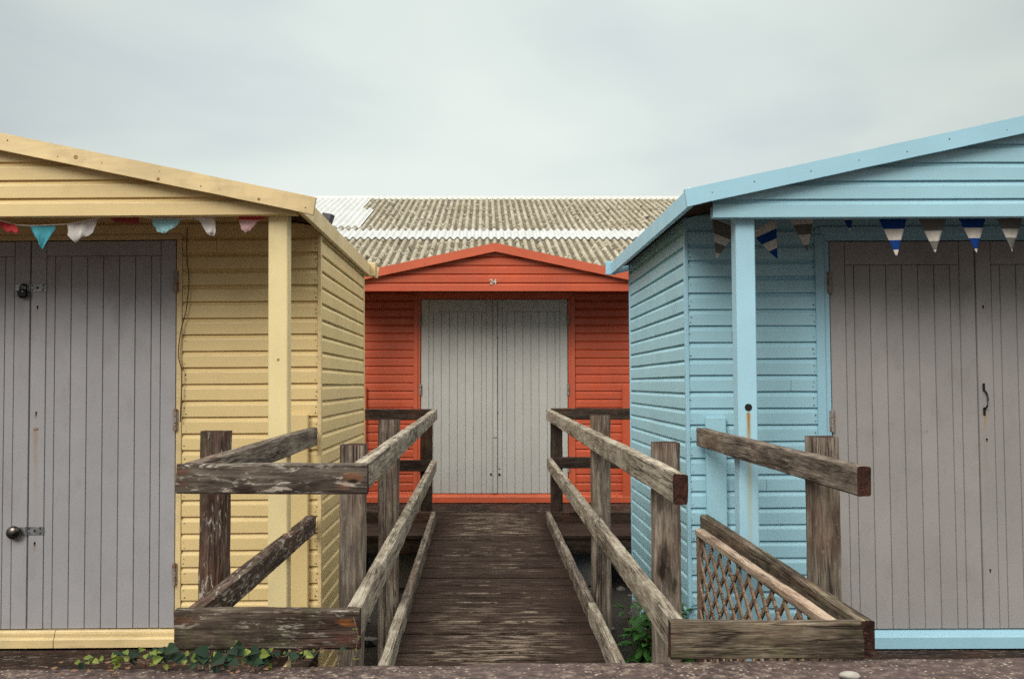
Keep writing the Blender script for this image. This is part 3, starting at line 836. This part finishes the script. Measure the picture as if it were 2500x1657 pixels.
ed = g.math('MAXIMUM', g.mr(py_, .16, .04), g.mr(py_, .78, .88))
en = g.math('MULTIPLY', g.ramp(g.noise(g.coord((5, 14, 14), False), 1, 5, .7), [(.50, 0), (.58, 1)]), g.mr(g.noise(g.coord((.5, 3, 3), False), 2, 2), .40, .55))
wear = g.math('MAXIMUM', wear, g.math('MULTIPLY', g.math('MULTIPLY', ed, en), mid))
base = g.mix(g.math('MULTIPLY', wear, .8), base, (.33, .26, .195))
grv = g.n('ShaderNodeTexWave', {'Vector': g.coord((0, 1, 0), False), 'Scale': 16.0, 'Distortion': 0.6}, bands_direction='Y').outputs[1]
M['deck'] = g.done(base, .92, g.bump(g.math('ADD', g.math('MULTIPLY', grv, .35), g.math('ADD', w2, w1)), .8, .004), spec=.12)

BW = thing('boardwalk', 'dark worn timber boardwalk running up to the red hut doors', 'boardwalk', (.06, 3.4, ZD))
def xk(y, s): return (lerp(-.378, -.417, (y-4)/4.5) if s < 0 else lerp(.508, .512, (y-4)/4.5))
mb = MB()
rng = random.Random(4)
y = 3.30
while y < 7.79:
    w = .113
    ya, yb = y - 3.4, y + w - rng.uniform(.008, .012) - 3.4
    zt = rng.uniform(-.003, .003)
    x0, x1 = xk(y, -1) - .03 - .06, xk(y, 1) + .03 - .06
    bm = bmesh.new(); bmesh.ops.create_cube(bm, size=1)
    for q in bm.verts: q.co = ((x0+x1)/2 + q.co.x*(x1-x0), (ya+yb)/2 + q.co.y*(yb-ya), -.014 + zt + q.co.z*.028)
    bmesh.ops.bevel(bm, geom=list(bm.edges), offset=.003, segments=1, affect='EDGES')
    mb.from_bm(bm)
    for xx in (x0 + .09, x1 - .09, (x0+x1)/2):
        if rng.random() < .5: mb.disc((xx + rng.uniform(-.01, .01), (ya+yb)/2, zt), .004, (0, 0, 1), .0008, 7, 1)
    y += w
mb.build('decking', [M['deck'], M['nail']], BW)
for s in (-1, 1):
    for (ya, yb) in ((3.35, 4.98), (4.986, 8.49)):
        a = (xk(ya, s) + s*.02, ya, ZD + .047); b = (xk(yb, s) + s*.02, yb, ZD + .052)
        beam('kick_board', a, b, .040, .094, M['rail'] if ya < 4 else M['rail_grey'], BW, seed=90 + s + int(ya))
for xx in (-.40, .05, .50):
    beam('joist', (xx, 3.25, ZD - .105), (xx, 7.78, ZD - .105), .05, .15, M['plinth'], BW)
for yy in (3.5, 5.2, 6.8):
    beam('joist', (-.46, yy, ZD - .23), (.58, yy, ZD - .23), .07, .09, M['plinth'], BW)

LD = thing('landing', 'dark timber landing deck in front of the red hut porch', 'decking', (.09, 8.5, ZD))
mb = MB(); y = 7.80
while y < 9.20:
    w = .118; x0, x1 = -1.55, 1.62
    mb.box(x0, x1, y - 8.5, min(y + w - .004, 9.226) - 8.5, -.028, rng.uniform(-.0015, .0015), 0, .003)
    y += w
mb.build('decking', [M['deck']], LD)
beam('edge_board', (-1.46, 7.83, ZD - .085), (1.71, 7.83, ZD - .085), .045, .11, M['rail_dark'], LD)
for xx in (-1.2, -.75, .75, 1.25):
    mb = MB(); mb.box(xx - .15, xx + .15, -.5, -.28, ZG - ZD - .02, -.142, 0, .008)
    mb.build('pier', M['block'], LD)

# ------------------------------------------------------------------ trellis leaning inside the right railing
TX0, TX1 = 1.066, 1.036          # x at near / far end
TY0, TY1 = 3.07, 4.86
TR = thing('trellis_panel', 'diamond lattice trellis panel of thin brown slats behind the right low board', 'trellis', (1.05, 3.1, 0))
def tp(y, z, d=0): return Vector((lerp(TX0, TX1, (y-TY0)/(TY1-TY0)) + d, y, z))
ZTT = lerp(.105, .127, .5)
def ttop(y): return lerp(.104, .128, (y-TY0)/(TY1-TY0))
ZTB = -.52
beam('top_capping', tp(TY0, ttop(TY0) - .016), tp(TY1, ttop(TY1) - .016), .040, .034, M['lattice_top'], TR, seed=101, jit=.001)
beam('end_frame', tp(TY1 - .014, ZTB, .0), tp(TY1 - .014, ttop(TY1) - .036, .0), .028, .030, M['lattice'], TR, up=(1, 0, 0), seed=102, jit=.001)
beam('bottom_frame', tp(TY0, ZTB - .013), tp(TY1, ZTB - .013), .028, .026, M['lattice'], TR, seed=103, jit=.001)
def slats(sgn, d, nm):
    mb = MB(); k = 1.18; pitch = .152
    y = TY0 - 1.2
    while y < TY1 + 1.2:
        pts = []
        # centre line Y(z) = y + sgn*k*(z - ttop)
        zt = ttop(TY0) - .034
        a = Vector((0, y, zt)); b = Vector((0, y - sgn*k*(zt - ZTB), ZTB))
        t0, t1 = 0.0, 1.0
        for lo, hi in ((TY0 + .004, TY1 - .032),):
            dy = b.y - a.y
            for lim, keep in ((lo, 1), (hi, -1)):
                ta = (lim - a.y)/dy
                inside_a = (a.y - lim)*keep >= 0; inside_b = (b.y - lim)*keep >= 0
                if inside_a and inside_b: continue
                if not inside_a and not inside_b: t0, t1 = 1, 0; break
                if inside_a: t1 = min(t1, ta)
                else: t0 = max(t0, ta)
        if t1 - t0 > .04:
            p, q = a.lerp(b, t0), a.lerp(b, t1)
            p = tp(p.y, p.z, d); q = tp(q.y, q.z, d)
            X = (q-p).normalized(); Nn = Vector((1, 0, 0)); Yv = X.cross(Nn).normalized()
            hw_ = .0097; th = .004
            vs = [P_ + Yv*sy*hw_ + Nn*sn*th for P_ in (p, q) for sy, sn in ((-1, -1), (1, -1), (1, 1), (-1, 1))]
            mb.add(vs, [(0, 1, 2, 3), (4, 5, 6, 7), (0, 1, 5, 4), (1, 2, 6, 5), (2, 3, 7, 6), (3, 0, 4, 7)])
        y += pitch
    mb.build(nm, M['lattice'], TR, matrix=Matrix.Translation(-Vector(TR.location)))
slats(1, -.0075, 'lattice'); slats(-1, .0020, 'lattice')

# ------------------------------------------------------------------ cloth bunting
def cloth(name, col, tr=.35, var=.12, split=None):
    g = NT(name)
    c = g.coord()
    n1 = g.noise(c, 25, 4, .6)
    wv = g.noise(g.coord((500, 500, 120)), 1, 2)
    base = g.mix(g.ramp(n1, [(.3, 0), (.7, 1)]), tuple(v*(1-var) for v in col), tuple(min(1, v*(1+var)) for v in col))
    if split:
        zz = g.n('ShaderNodeSeparateXYZ', {0: g.n('ShaderNodeTexCoord').outputs['Object']}).outputs[2]
        zz = g.math('ADD', zz, g.math('MULTIPLY', g.math('SUBTRACT', n1, .5), .012))
        base = g.mix(g.mr(zz, split[0] - .003, split[0] + .003), base, split[1])
    g.done(base, .9, g.bump(wv, .3, .0006), spec=.1)
    tl = g.n('ShaderNodeBsdfTranslucent', {0: base})
    ms = g.n('ShaderNodeMixShader', {0: tr, 1: g.b.outputs[0], 2: tl.outputs[0]})
    g.link(ms.outputs[0], g.out.inputs[0])
    return g.mat
M['c_red'] = cloth('red_cloth', (.62, .075, .085)); M['c_cyan'] = cloth('turquoise_cloth', (.12, .52, .62)); M['c_white'] = cloth('white_cloth', (.80, .77, .74))
M['c_dull'] = cloth('faded_red_cloth', (.42, .09, .085)); M['c_pale'] = cloth('pale_blue_cloth', (.42, .70, .76)); M['c_pink'] = cloth('faded_pink_cloth', (.80, .56, .56))
M['c_navy'] = cloth('navy_cloth', (.012, .055, .24), .2); M['c_grey'] = cloth('grey_cloth', (.17, .165, .15), .2); M['c_cream'] = cloth('cream_cloth', (.72, .67, .61), .3)
M['cord'] = plain('white_cord', (.68, .60, .54), .9)

BY1 = thing('bunting', 'ragged bunting of faded red, turquoise and white pennants under the yellow gable', 'bunting', (-1.9, 4.46, 1.5))
def outline_flag(pts, y, mat, label=None, fold=.006, band=None, seed=0):
    """ragged pennant from its outline (photograph pixels) hung at distance y"""
    base = Vector(BY1.location)
    P = [at(px, py, y) - base for px, py in pts]
    bm = bmesh.new()
    vs = [bm.verts.new(p) for p in P]
    f = bm.faces.new(vs)
    bmesh.ops.triangulate(bm, faces=[f])
    for _ in range(2): bmesh.ops.subdivide_edges(bm, edges=list(bm.edges), cuts=1, use_grid_fill=True)
    bmesh.ops.triangulate(bm, faces=list(bm.faces))
    zt = max(p.z for p in P)
    for v in bm.verts:
        t = (zt - v.co.z)/.09
        w = 1.5*fold*(noise.noise(Vector((v.co.x*28, v.co.z*11, seed*7.3))) + .5*noise.noise(Vector((v.co.x*70, v.co.z*30, seed*3.1))))
        v.co.y += w*min(1.4, t + .15)*2.0 - .006*t
        v.co.x += .0028*noise.noise(Vector((v.co.z*150, v.co.x*150, seed)))
        v.co.z += .0028*noise.noise(Vector((v.co.x*160, v.co.z*160, seed + 9)))
    mb = MB()
    bm.verts.index_update()
    for f in bm.faces:
        c = f.calc_center_median()
        m = 1 if band and c.z > zt - band else 0
        mb.f.append([v.index for v in f.verts]); mb.m.append(m)
    mb.v = [v.co[:] for v in bm.verts]
    bm.free()
    o = mb.build('pennant', mat, BY1, smooth=True)
    md = o.modifiers.new('thickness', 'SOLIDIFY'); md.thickness = .0012
    if label: o['label'] = label
    return o
A = lambda L_: [(x/5.2267, 500 + y/5.2267) for x, y in L_]
B = lambda L_: [(300 + x/5.915, 500 + y/5.915) for x, y in L_]
YB_ = 4.435
outline_flag(A([(-60, 190), (0, 200), (120, 225), (200, 255), (228, 280), (262, 345), (225, 372), (180, 350), (140, 345), (92, 362), (40, 310), (0, 262), (-60, 235)]), YB_, M['c_red'], 'crumpled red pennant', .014, seed=1)
outline_flag(A([(378, 275), (500, 262), (680, 252), (712, 300), (680, 345), (610, 440), (560, 525), (535, 570), (510, 545), (490, 450), (450, 350), (400, 305)]), YB_, M['c_cyan'], 'turquoise pennant', .005, seed=2)
outline_flag(A([(868, 255), (1050, 215), (1248, 168), (1235, 240), (1190, 345), (1130, 395), (1065, 412), (960, 487), (875, 395), (878, 345)]), YB_, M['c_white'], 'white pennant with a curled end', .006, seed=3)
outline_flag([(268, 522), (341, 522), (339, 546), (325, 546), (306, 544), (283, 543), (270, 534)], YB_ + .03, M['c_dull'], 'dull red pennant rolled up on itself', .007, seed=4)
outline_flag(B([(425, 180), (640, 195), (855, 195), (800, 290), (740, 340), (690, 360), (620, 412), (570, 415), (540, 398), (490, 390), (482, 340), (465, 320), (430, 280)]), YB_, M['c_pale'], 'pale blue pennant with a torn edge', .006, seed=5)
outline_flag(B([(1028, 180), (1330, 175), (1325, 300), (1340, 400), (1322, 445), (1305, 425), (1280, 446), (1262, 425), (1240, 438), (1200, 380), (1100, 225), (1040, 225)]), YB_, M['c_white'], 'torn white pennant', .007, seed=6)
outline_flag(B([(1655, 110), (2100, 110), (2060, 190), (1960, 220), (1880, 320), (1840, 370), (1800, 380), (1775, 412), (1750, 380), (1720, 370), (1680, 250)]), YB_, cloth('pink_cloth_red_top', (.80, .56, .56), split=(at(600, 537, YB_).z - BY1.location.z, (.62, .075, .085))), 'pink pennant with a red top', .005, seed=7)
mb = MB()
spts = [(-40, 532), (0, 538), (40, 549), (75, 551), (130, 549), (165, 547), (200, 541), (238, 533), (255, 527), (300, 523), (341, 528), (372, 533), (445, 534), (475, 532), (520, 529), (548, 525), (580, 517), (655, 519)]
b0 = Vector(BY1.location)
mb.tube([at(x, y, YB_ - .003) - b0 for x, y in spts], .0034, 6)
mb.build('cord', M['cord'], BY1, smooth=True)

BB = thing('bunting', 'striped navy, grey and cream pennants strung beneath the blue gable', 'bunting', (2.0, 4.5, 1.5))
def stripe_flag(Ap, Bp, Tp, y, stops, mats, seed, ya=None, curl=.006):
    """striped triangular pennant: top corners Ap, Bp and tip Tp in photograph pixels at distance y"""
    base = Vector(BB.location)
    a, b, t = at(*Ap, y) - base, at(*Bp, (ya or y)) - base, at(*Tp, (y + (ya or y))/2 - .012) - base
    nv, nu = 24, 8
    mb = MB(); vs = []
    for i in range(nv+1):
        v = i/nv
        for j in range(nu+1):
            u = j/nu
            w = v if v < .93 else .93 + (v-.93)*.75
            p = a.lerp(b, u).lerp(t, w)
            if v > .93: p = p + (t - p)*.25*((v-.93)/.07)
            p.y += curl*math.sin(u*3.6 + seed)*(.4 + v) * (1-v*.5) + .003*noise.noise(Vector((u*4, v*5, seed*3)))
            vs.append(p)
    n = nu+1
    for i in range(nv):
        v = (i+.5)/nv
        k = sum(1 for s in stops if v > s)
        for j in range(nu):
            mb.f.append([i*n+j, i*n+j+1, (i+1)*n+j+1, (i+1)*n+j]); mb.m.append(k)
    mb.v = [p[:] for p in vs]
    # two slots alternate
    mb.m = [k % 2 for k in mb.m]
    o = mb.build('pennant', mats, BB, smooth=True)
    md = o.modifiers.new('thickness', 'SOLIDIFY'); md.thickness = .0012
C1 = lambda x, y: (1700 + x/5.915, 500 + y/5.915)
C2 = lambda x, y: (2100 + x/5.2275, 500 + y/5.2275)
NAVY, GREY = [M['c_navy'], M['c_cream']], [M['c_grey'], M['c_cream']]
st4 = (.27, .55, .82)
stripe_flag(C2(235, 165), C2(595, 165), C2(465, 655), 4.47, (.29, .565, .83), NAVY, 1)
stripe_flag(C2(740, 165), C2(1100, 165), C2(958, 612), 4.47, (.37, .65, .92), GREY, 2)
stripe_flag(C2(1250, 160), C2(1605, 160), C2(1485, 618), 4.47, (.30, .59, .87), NAVY, 3)
stripe_flag(C2(1735, 160), C2(2080, 160), C2(1940, 605), 4.47, (.34, .60, .90), GREY, 4)
stripe_flag(C2(2240, 155), C2(2590, 150), C2(2450, 600), 4.47, (.29, .565, .83), NAVY, 5)
rev = lambda m: [m[1], m[0]]
stripe_flag(C1(225, 190), C1(610, 330), C1(288, 785), 4.78, (.36, .58, .82), GREY, 6, 4.72, .004)
stripe_flag(C1(770, 395), C1(1150, 225), C1(1172, 785), 4.72, (.19, .46, .70), rev(NAVY), 7, 4.68, .004)
stripe_flag(C1(1290, 95), C1(1715, 70), C1(1603, 678), 4.68, (.34, .57, .82), rev(GREY), 8, 4.64, .004)
stripe_flag(C1(1960, -60), C1(2290, -70), C1(2228, 390), 4.64, (.40, .62, .86), NAVY, 9, 4.60, .004)
b0 = Vector(BB.location)
mb = MB()
mb.tube([at(*C1(200, 150), 4.82) - b0, at(*C1(225, 188), 4.78) - b0, at(*C1(610, 328), 4.72) - b0, at(*C1(770, 393), 4.72) - b0, at(*C1(1150, 224), 4.68) - b0, at(*C1(1290, 94), 4.68) - b0, at(*C1(1715, 68), 4.64) - b0, at(*C1(1960, -62), 4.64) - b0, at(*C1(2290, -72), 4.60) - b0, at(*C2(-60, 100), 4.5) - b0]
        + [at(*C2(x, 164 - .004*x), 4.472) - b0 for x in (235, 595, 740, 1100, 1250, 1605, 1735, 2080, 2240, 2590, 2800)], .0022, 6)
mb.build('cord', M['cord'], BB, smooth=True)

# ------------------------------------------------------------------ cable on the yellow hut, lamp on its roof edge
mb = MB()
cp = [(457, 556), (456, 600), (457, 640), (461, 672), (461, 705), (455, 755), (442, 805), (436, 845), (435, 870), (441, 892), (444, 905), (443, 960), (440, 1030)]
mb.tube([at(x, y, 4.962) - Vector((0, .0, 0)) for x, y in cp], .0028, 6)
o = mb.build('cable', plain('brown_cable', (.07, .04, .025), .6), smooth=True)
tag(o, 'thin dark cable hanging beside the yellow hut door frame', 'cable')
lp = thing('roof_lamp', 'small dark grey box lamp on the roof edge of the yellow hut', 'lamp', (-.835, 5.2, 1.64), (0, 0, R(-10)))
mb = MB(); mb.prism([(-.026, .018), (.020, .030), (.036, .074), (-.012, .084)], 'y', -.03, .03)
mb.build('lamp_body', plain('dark_lamp_housing', (.075, .07, .085), .5), lp)
mb = MB(); mb.box(-.012, .006, -.012, .012, -.035, .022, 0, .002); mb.build('bracket', M['iron'], lp)

# ------------------------------------------------------------------ big shed behind with a corrugated roof
SY0, SZ0 = 15.0, 2.26        # eave
SY1, SZ1 = 25.7, 5.625       # ridge
SP = .1465
g = NT('old_corrugated_sheet')
c = g.coord(rand=False)
sp_ = g.n('ShaderNodeSeparateXYZ', {0: c})
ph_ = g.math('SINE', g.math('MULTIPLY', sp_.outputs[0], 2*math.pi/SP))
n1 = g.noise(g.coord((1, .45, .45), False), 9, 6, .75); n2 = g.noise(c, 1.1, 4, .6); n3 = g.noise(g.coord((1, .6, .6), False), 16, 4, .7)
base = g.ramp(n1, [(.3, (.24, .215, .155)), (.5, (.33, .305, .232)), (.68, (.42, .395, .31))])
base = g.mix(g.ramp(n2, [(.40, 0), (.62, .6)]), base, (.19, .165, .105))
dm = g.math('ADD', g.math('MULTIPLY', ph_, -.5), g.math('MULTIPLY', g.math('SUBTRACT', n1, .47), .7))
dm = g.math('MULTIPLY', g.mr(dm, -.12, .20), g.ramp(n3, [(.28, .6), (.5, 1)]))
base = g.mix(g.math('MULTIPLY', dm, .82), base, (.075, .055, .037))          # silt and moss in the troughs, plus corrugation shading painted into the colour
n5 = g.noise(g.coord((1, .5, .5), False), 7.5, 3, .6)
base = g.mix(g.math('MULTIPLY', g.ramp(n5, [(.60, 0), (.65, 1)]), .9), base, (.030, .022, .016))
n6 = g.noise(g.coord((1.1, .55, .55), False), 8.5, 3, .6)
base = g.mix(g.math('MULTIPLY', g.ramp(n6, [(.58, 0), (.64, 1)]), .7), base, (.46, .43, .35))
base = g.mix(g.math('MULTIPLY', g.ramp(g.noise(c, 5.2, 3), [(.66, 0), (.72, 1)]), .7), base, (.32, .20, .06))
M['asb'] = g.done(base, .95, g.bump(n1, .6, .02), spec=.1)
g = NT('white_sheet'); c = g.coord()
M['wsheet'] = g.done(g.mix(g.ramp(g.noise(c, 3, 4), [(.3, 0), (.7, 1)]), (.36, .37, .36), (.45, .46, .45)), .5)
SH = thing('corrugated_shed', 'long shed behind the huts with a lichen covered corrugated roof', 'shed', (0, 15, ZG))
def roof_pt(y): return lerp(SZ0, SZ1, (y-SY0)/(SY1-SY0))
def corr(mb, x0, x1, ya, yb, lift, step=8):
    n = int((x1-x0)/SP*step); 
    nyv = 4
    vs = []
    for j in range(nyv+1):
        y = lerp(ya, yb, j/nyv)
        for i in range(n+1):
            x = x0 + (x1-x0)*i/n
            vs.append((x, y - 15, roof_pt(y) + .026*math.sin(2*math.pi*x/SP) + lift - ZG))
    w = n+1
    mb.add(vs, [(j*w+i, j*w+i+1, (j+1)*w+i+1, (j+1)*w+i) for j in range(nyv) for i in range(n)])
    low = [(p[0], p[1] - .002, p[2] - .02) for p in vs[:w]]        # visible sheet edge
    mb.add(vs[:w] + low, [(i, i+1, w+i+1, w+i) for i in range(n)])
for ya, yb, lift in ((15.0, 19.6, 0), (20.3, 23.6, .012), (23.45, 25.7, .024)):
    mb = MB(); corr(mb, -16, 16, ya, yb, lift)
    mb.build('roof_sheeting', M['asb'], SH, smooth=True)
mb = MB(); corr(mb, -16, 16, 19.45, 20.42, .040); mb.build('white_roof_strip', M['wsheet'], SH, smooth=True)
# two pale replacement sheets near the left of the view
def wx(px, y): return (px - CX)/F*y
x0 = wx(773, 25)
mb = MB(); corr(mb, -4.33, -2.92, 23.42, 25.66, .050); corr(mb, -4.33, -2.62, 20.85, 23.55, .044)
mb.build('white_roof_sheet', M['wsheet'], SH, smooth=True)
mb = MB(); mb.prism([(25.48-15, SZ1 - .035 - ZG), (25.72-15, SZ1 + .075 - ZG), (25.96-15, SZ1 - .035 - ZG), (25.94-15, SZ1 - .07 - ZG), (25.5-15, SZ1 - .07 - ZG)], 'x', -16.1, 16.1)
mb.box(-16.1, 16.1, 10.5, 10.52, SZ1 - .01 - ZG, SZ1 + .045 - ZG, 0, 0)
mb.build('ridge_cap', plain('white_ridge', (.78, .79, .77), .5, var=.05), SH)
mb = MB(); corr(mb, -16, 16, 25.7, 36.4, 0)
for i, p in enumerate(mb.v):
    yy = p[1] + 15
    mb.v[i] = (p[0], p[1], p[2] - (roof_pt(yy) - (SZ1 - (yy - SY1)*(SZ1-SZ0)/(SY1-SY0))))
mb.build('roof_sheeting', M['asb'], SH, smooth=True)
mb = MB()
mb.box(-15.7, 15.7, .25, .4, 0, SZ0 - ZG - .02, 0, .01)
mb.box(-15.7, 15.7, 21.0, 21.15, 0, SZ0 - ZG - .02, 0, .01)
for xx in (-15.7, 15.55):
    mb.prism([(.41, 0), (20.99, 0), (20.99, SZ0 - ZG - .03), (10.7, SZ1 - ZG - .08), (.41, SZ0 - ZG - .03)], 'x', xx, xx + .15)
mb.build('wall', plain('rendered_wall', (.33, .31, .27), .9, scale=6), SH)

# ------------------------------------------------------------------ plants
def leafmat(name, col, col2):
    g = NT(name)
    isl = g.n('ShaderNodeNewGeometry').outputs['Random Per Island']
    c = g.coord((1, 1, 1), False)
    base = g.mix(isl, col, col2)
    base = g.mix(g.math('MULTIPLY', g.noise(c, 120, 3), .3), base, tuple(v*.6 for v in col))
    g.done(base, .55, None, spec=.25)
    tl = g.n('ShaderNodeBsdfTranslucent', {0: base})
    ms = g.n('ShaderNodeMixShader', {0: .22, 1: g.b.outputs[0], 2: tl.outputs[0]})
    g.link(ms.outputs[0], g.out.inputs[0])
    return g.mat
M['ivy_dark'] = leafmat('dark_ivy_leaf', (.006, .020, .010), (.018, .048, .020))
M['ivy_lime'] = leafmat('young_ivy_leaf', (.10, .15, .02), (.22, .26, .05))
M['shrub'] = leafmat('shrub_leaf', (.014, .060, .010), (.05, .155, .025))
M['twig'] = plain('brown_twig', (.12, .065, .045), .8)
IVY = [(0, 0), (.22, -.10), (.40, -.02), (.50, .22), (.36, .42), (.30, .62), (.12, .80), (0, 1.0)]
LANCE = [(0, 0), (.13, .12), (.20, .34), (.17, .6), (.08, .84), (0, 1.0)]
def leaf(mb, c, d, nrm, size, shape, m, cup=.12):
    d = Vector(d).normalized(); nrm = Vector(nrm)
    nrm = (nrm - d*nrm.dot(d)).normalized(); s = d.cross(nrm)
    c = Vector(c); n = len(shape)
    mid = [c + d*(y*size) - nrm*size*.10*y*y for x, y in shape]
    for sg in (-1, 1):
        ed = [c + d*(y*size) + s*(sg*x*size) + nrm*size*(cup*x*2 - .10*y*y) for x, y in shape]
        mb.add(mid + ed, [(i, i+1, n+i+1, n+i) for i in range(n-1)] if sg > 0 else [(i+1, i, n+i, n+i+1) for i in range(n-1)], m)

rng = random.Random(12)
IV = thing('ivy_plant', 'ivy with dark and lime leaves creeping over the pavement edge', 'ivy', (-.8, 2.96, 0))
b0 = Vector(IV.location)
lv, stm = MB(), MB()
def ivy_run(p0, p1, hgt, n, dark, size):
    prev = None; pts = []
    for i in range(13):
        t = i/12
        p = Vector(p0).lerp(Vector(p1), t) + Vector((rng.uniform(-.012, .012), rng.uniform(-.012, .012), hgt*math.sin(t*3.1) + rng.uniform(-.004, .006)))
        pts.append(p - b0)
    stm.tube(pts, .0016, 5)
    for i in range(n):
        p = pts[rng.randrange(1, 13)] + Vector((rng.uniform(-.02, .02), rng.uniform(-.02, .015), rng.uniform(-.004, .022)))
        d = Vector((rng.uniform(-1, 1), rng.uniform(-1, .2), rng.uniform(-.75, .35)))
        nr = Vector((rng.uniform(-.5, .5), rng.uniform(-1.2, -.2), rng.uniform(.3, 1.0)))
        isd = rng.random() < dark
        leaf(lv, p, d, nr, size*rng.uniform(.6, 1.15)*(1 if isd else .72), IVY, 0 if isd else 1)
ivy_run((-1.17, 2.93, .012), (-.98, 2.94, .012), .02, 15, .12, 0.028)
ivy_run((-1.10, 2.95, .008), (-.93, 2.93, .010), .02, 12, .5, 0.032)
ivy_run((-1.00, 2.93, .010), (-.80, 2.93, .012), .035, 22, .8, 0.038)
ivy_run((-.95, 2.97, .006), (-.90, 2.975, .035), .008, 7, .65, 0.030)
ivy_run((-.86, 2.93, .012), (-.62, 2.93, .012), .03, 25, .74, 0.039)
ivy_run((-.80, 2.89, .010), (-.66, 2.90, .010), .015, 10, .85, 0.039)
ivy_run((-.66, 2.94, .012), (-.50, 2.95, .012), .025, 13, .72, 0.032)
ivy_run((-.58, 2.95, .010), (-.42, 2.955, .045), .02, 6, .25, 0.018)
ivy_run((-.74, 2.96, .01), (-.72, 2.98, .05), .01, 6, .2, 0.023)
ivy_run((-.56, 2.96, .01), (-.545, 2.97, .045), .01, 4, .1, 0.018)
# bare twig climbing beside the near post
tw = [Vector(p) - b0 for p in ((-.384, 2.975, -.02), (-.383, 2.98, .03), (-.378, 2.985, .085), (-.386, 2.99, .115), (-.392, 2.995, .135))]
stm.tube(tw, .0016, 5)
for i in range(11):
    t = tw[rng.randrange(1, 4)] + Vector((rng.uniform(-.006, .006), 0, rng.uniform(-.015, .015)))
    leaf(lv, t, (rng.uniform(-1, 1), -.3, rng.uniform(-.2, 1)), (rng.uniform(-.4, .4), -1, .4), rng.uniform(.007, .012), LANCE, 1)
M['dead'] = plain('dry_leaf', (.16, .085, .045), .8)
for k in range(70):
    x = rng.uniform(-1.35, -.38)
    leaf(lv, Vector((x, rng.uniform(2.86, 2.97), .016 + .009*x + rng.uniform(0, .006))) - b0, (rng.uniform(-1, 1), rng.uniform(-1, 1), .1), (rng.uniform(-.4, .4), rng.uniform(-.4, .4), 1), rng.uniform(.008, .024), rng.choice((IVY, LANCE)), 2)
lv.build('foliage', [M['ivy_dark'], M['ivy_lime'], M['dead']], IV)
stm.build('stems', M['twig'], IV, smooth=True)

SB = thing('shrub', 'bushy green shrub growing in the gap between boardwalk and blue hut', 'shrub', (.86, 5.15, ZG))
lv, stm = MB(), MB()
for k in range(60):
    a = rng.uniform(0, 6.28); r = rng.uniform(.0, .12)
    base = Vector((.03 + r*math.cos(a), r*math.sin(a), .0))
    tip = base + Vector((rng.uniform(-.13, .13), rng.uniform(-.20, .16), rng.uniform(.22, .50)))
    pts = [base.lerp(tip, i/6) + Vector((rng.uniform(-.008, .008), rng.uniform(-.008, .008), 0)) for i in range(7)]
    stm.tube(pts, [.0035 - .0004*i for i in range(7)], 5)
    for i in range(15):
        t = rng.uniform(.2, 1.05); p = base.lerp(tip, t)
        d = Vector((rng.uniform(-1, 1), rng.uniform(-1, 1), rng.uniform(-.35, .6)))
        leaf(lv, p, d, (rng.uniform(-.5, .5), rng.uniform(-.6, .3), 1), rng.uniform(.05, .095), LANCE, 0)
lv.build('foliage', M['shrub'], SB); stm.build('stems', M['twig'], SB, smooth=True)

# rubble on the low ground
mb = MB()
for k in range(150):
    x = rng.uniform(-1.3, 1.2); y = rng.uniform(4.4, 9.0)
    s = rng.choice((.015, .02, .03, .045, .07))
    bm = bmesh.new(); bmesh.ops.create_icosphere(bm, subdivisions=1, radius=1)
    off = rng.uniform(0, 50)
    for v in bm.verts:
        kk = 1 + .35*noise.noise(v.co*1.1 + Vector((off, 0, 0)))
        v.co = Vector((x + v.co.x*s*kk, y + v.co.y*s*kk*.8, ZG + s*.25 + v.co.z*s*kk*.55))
    mb.from_bm(bm)
tag(mb.build('rubble', plain('grey_stone', (.12, .11, .10), .9, scale=30)), kind='stuff')
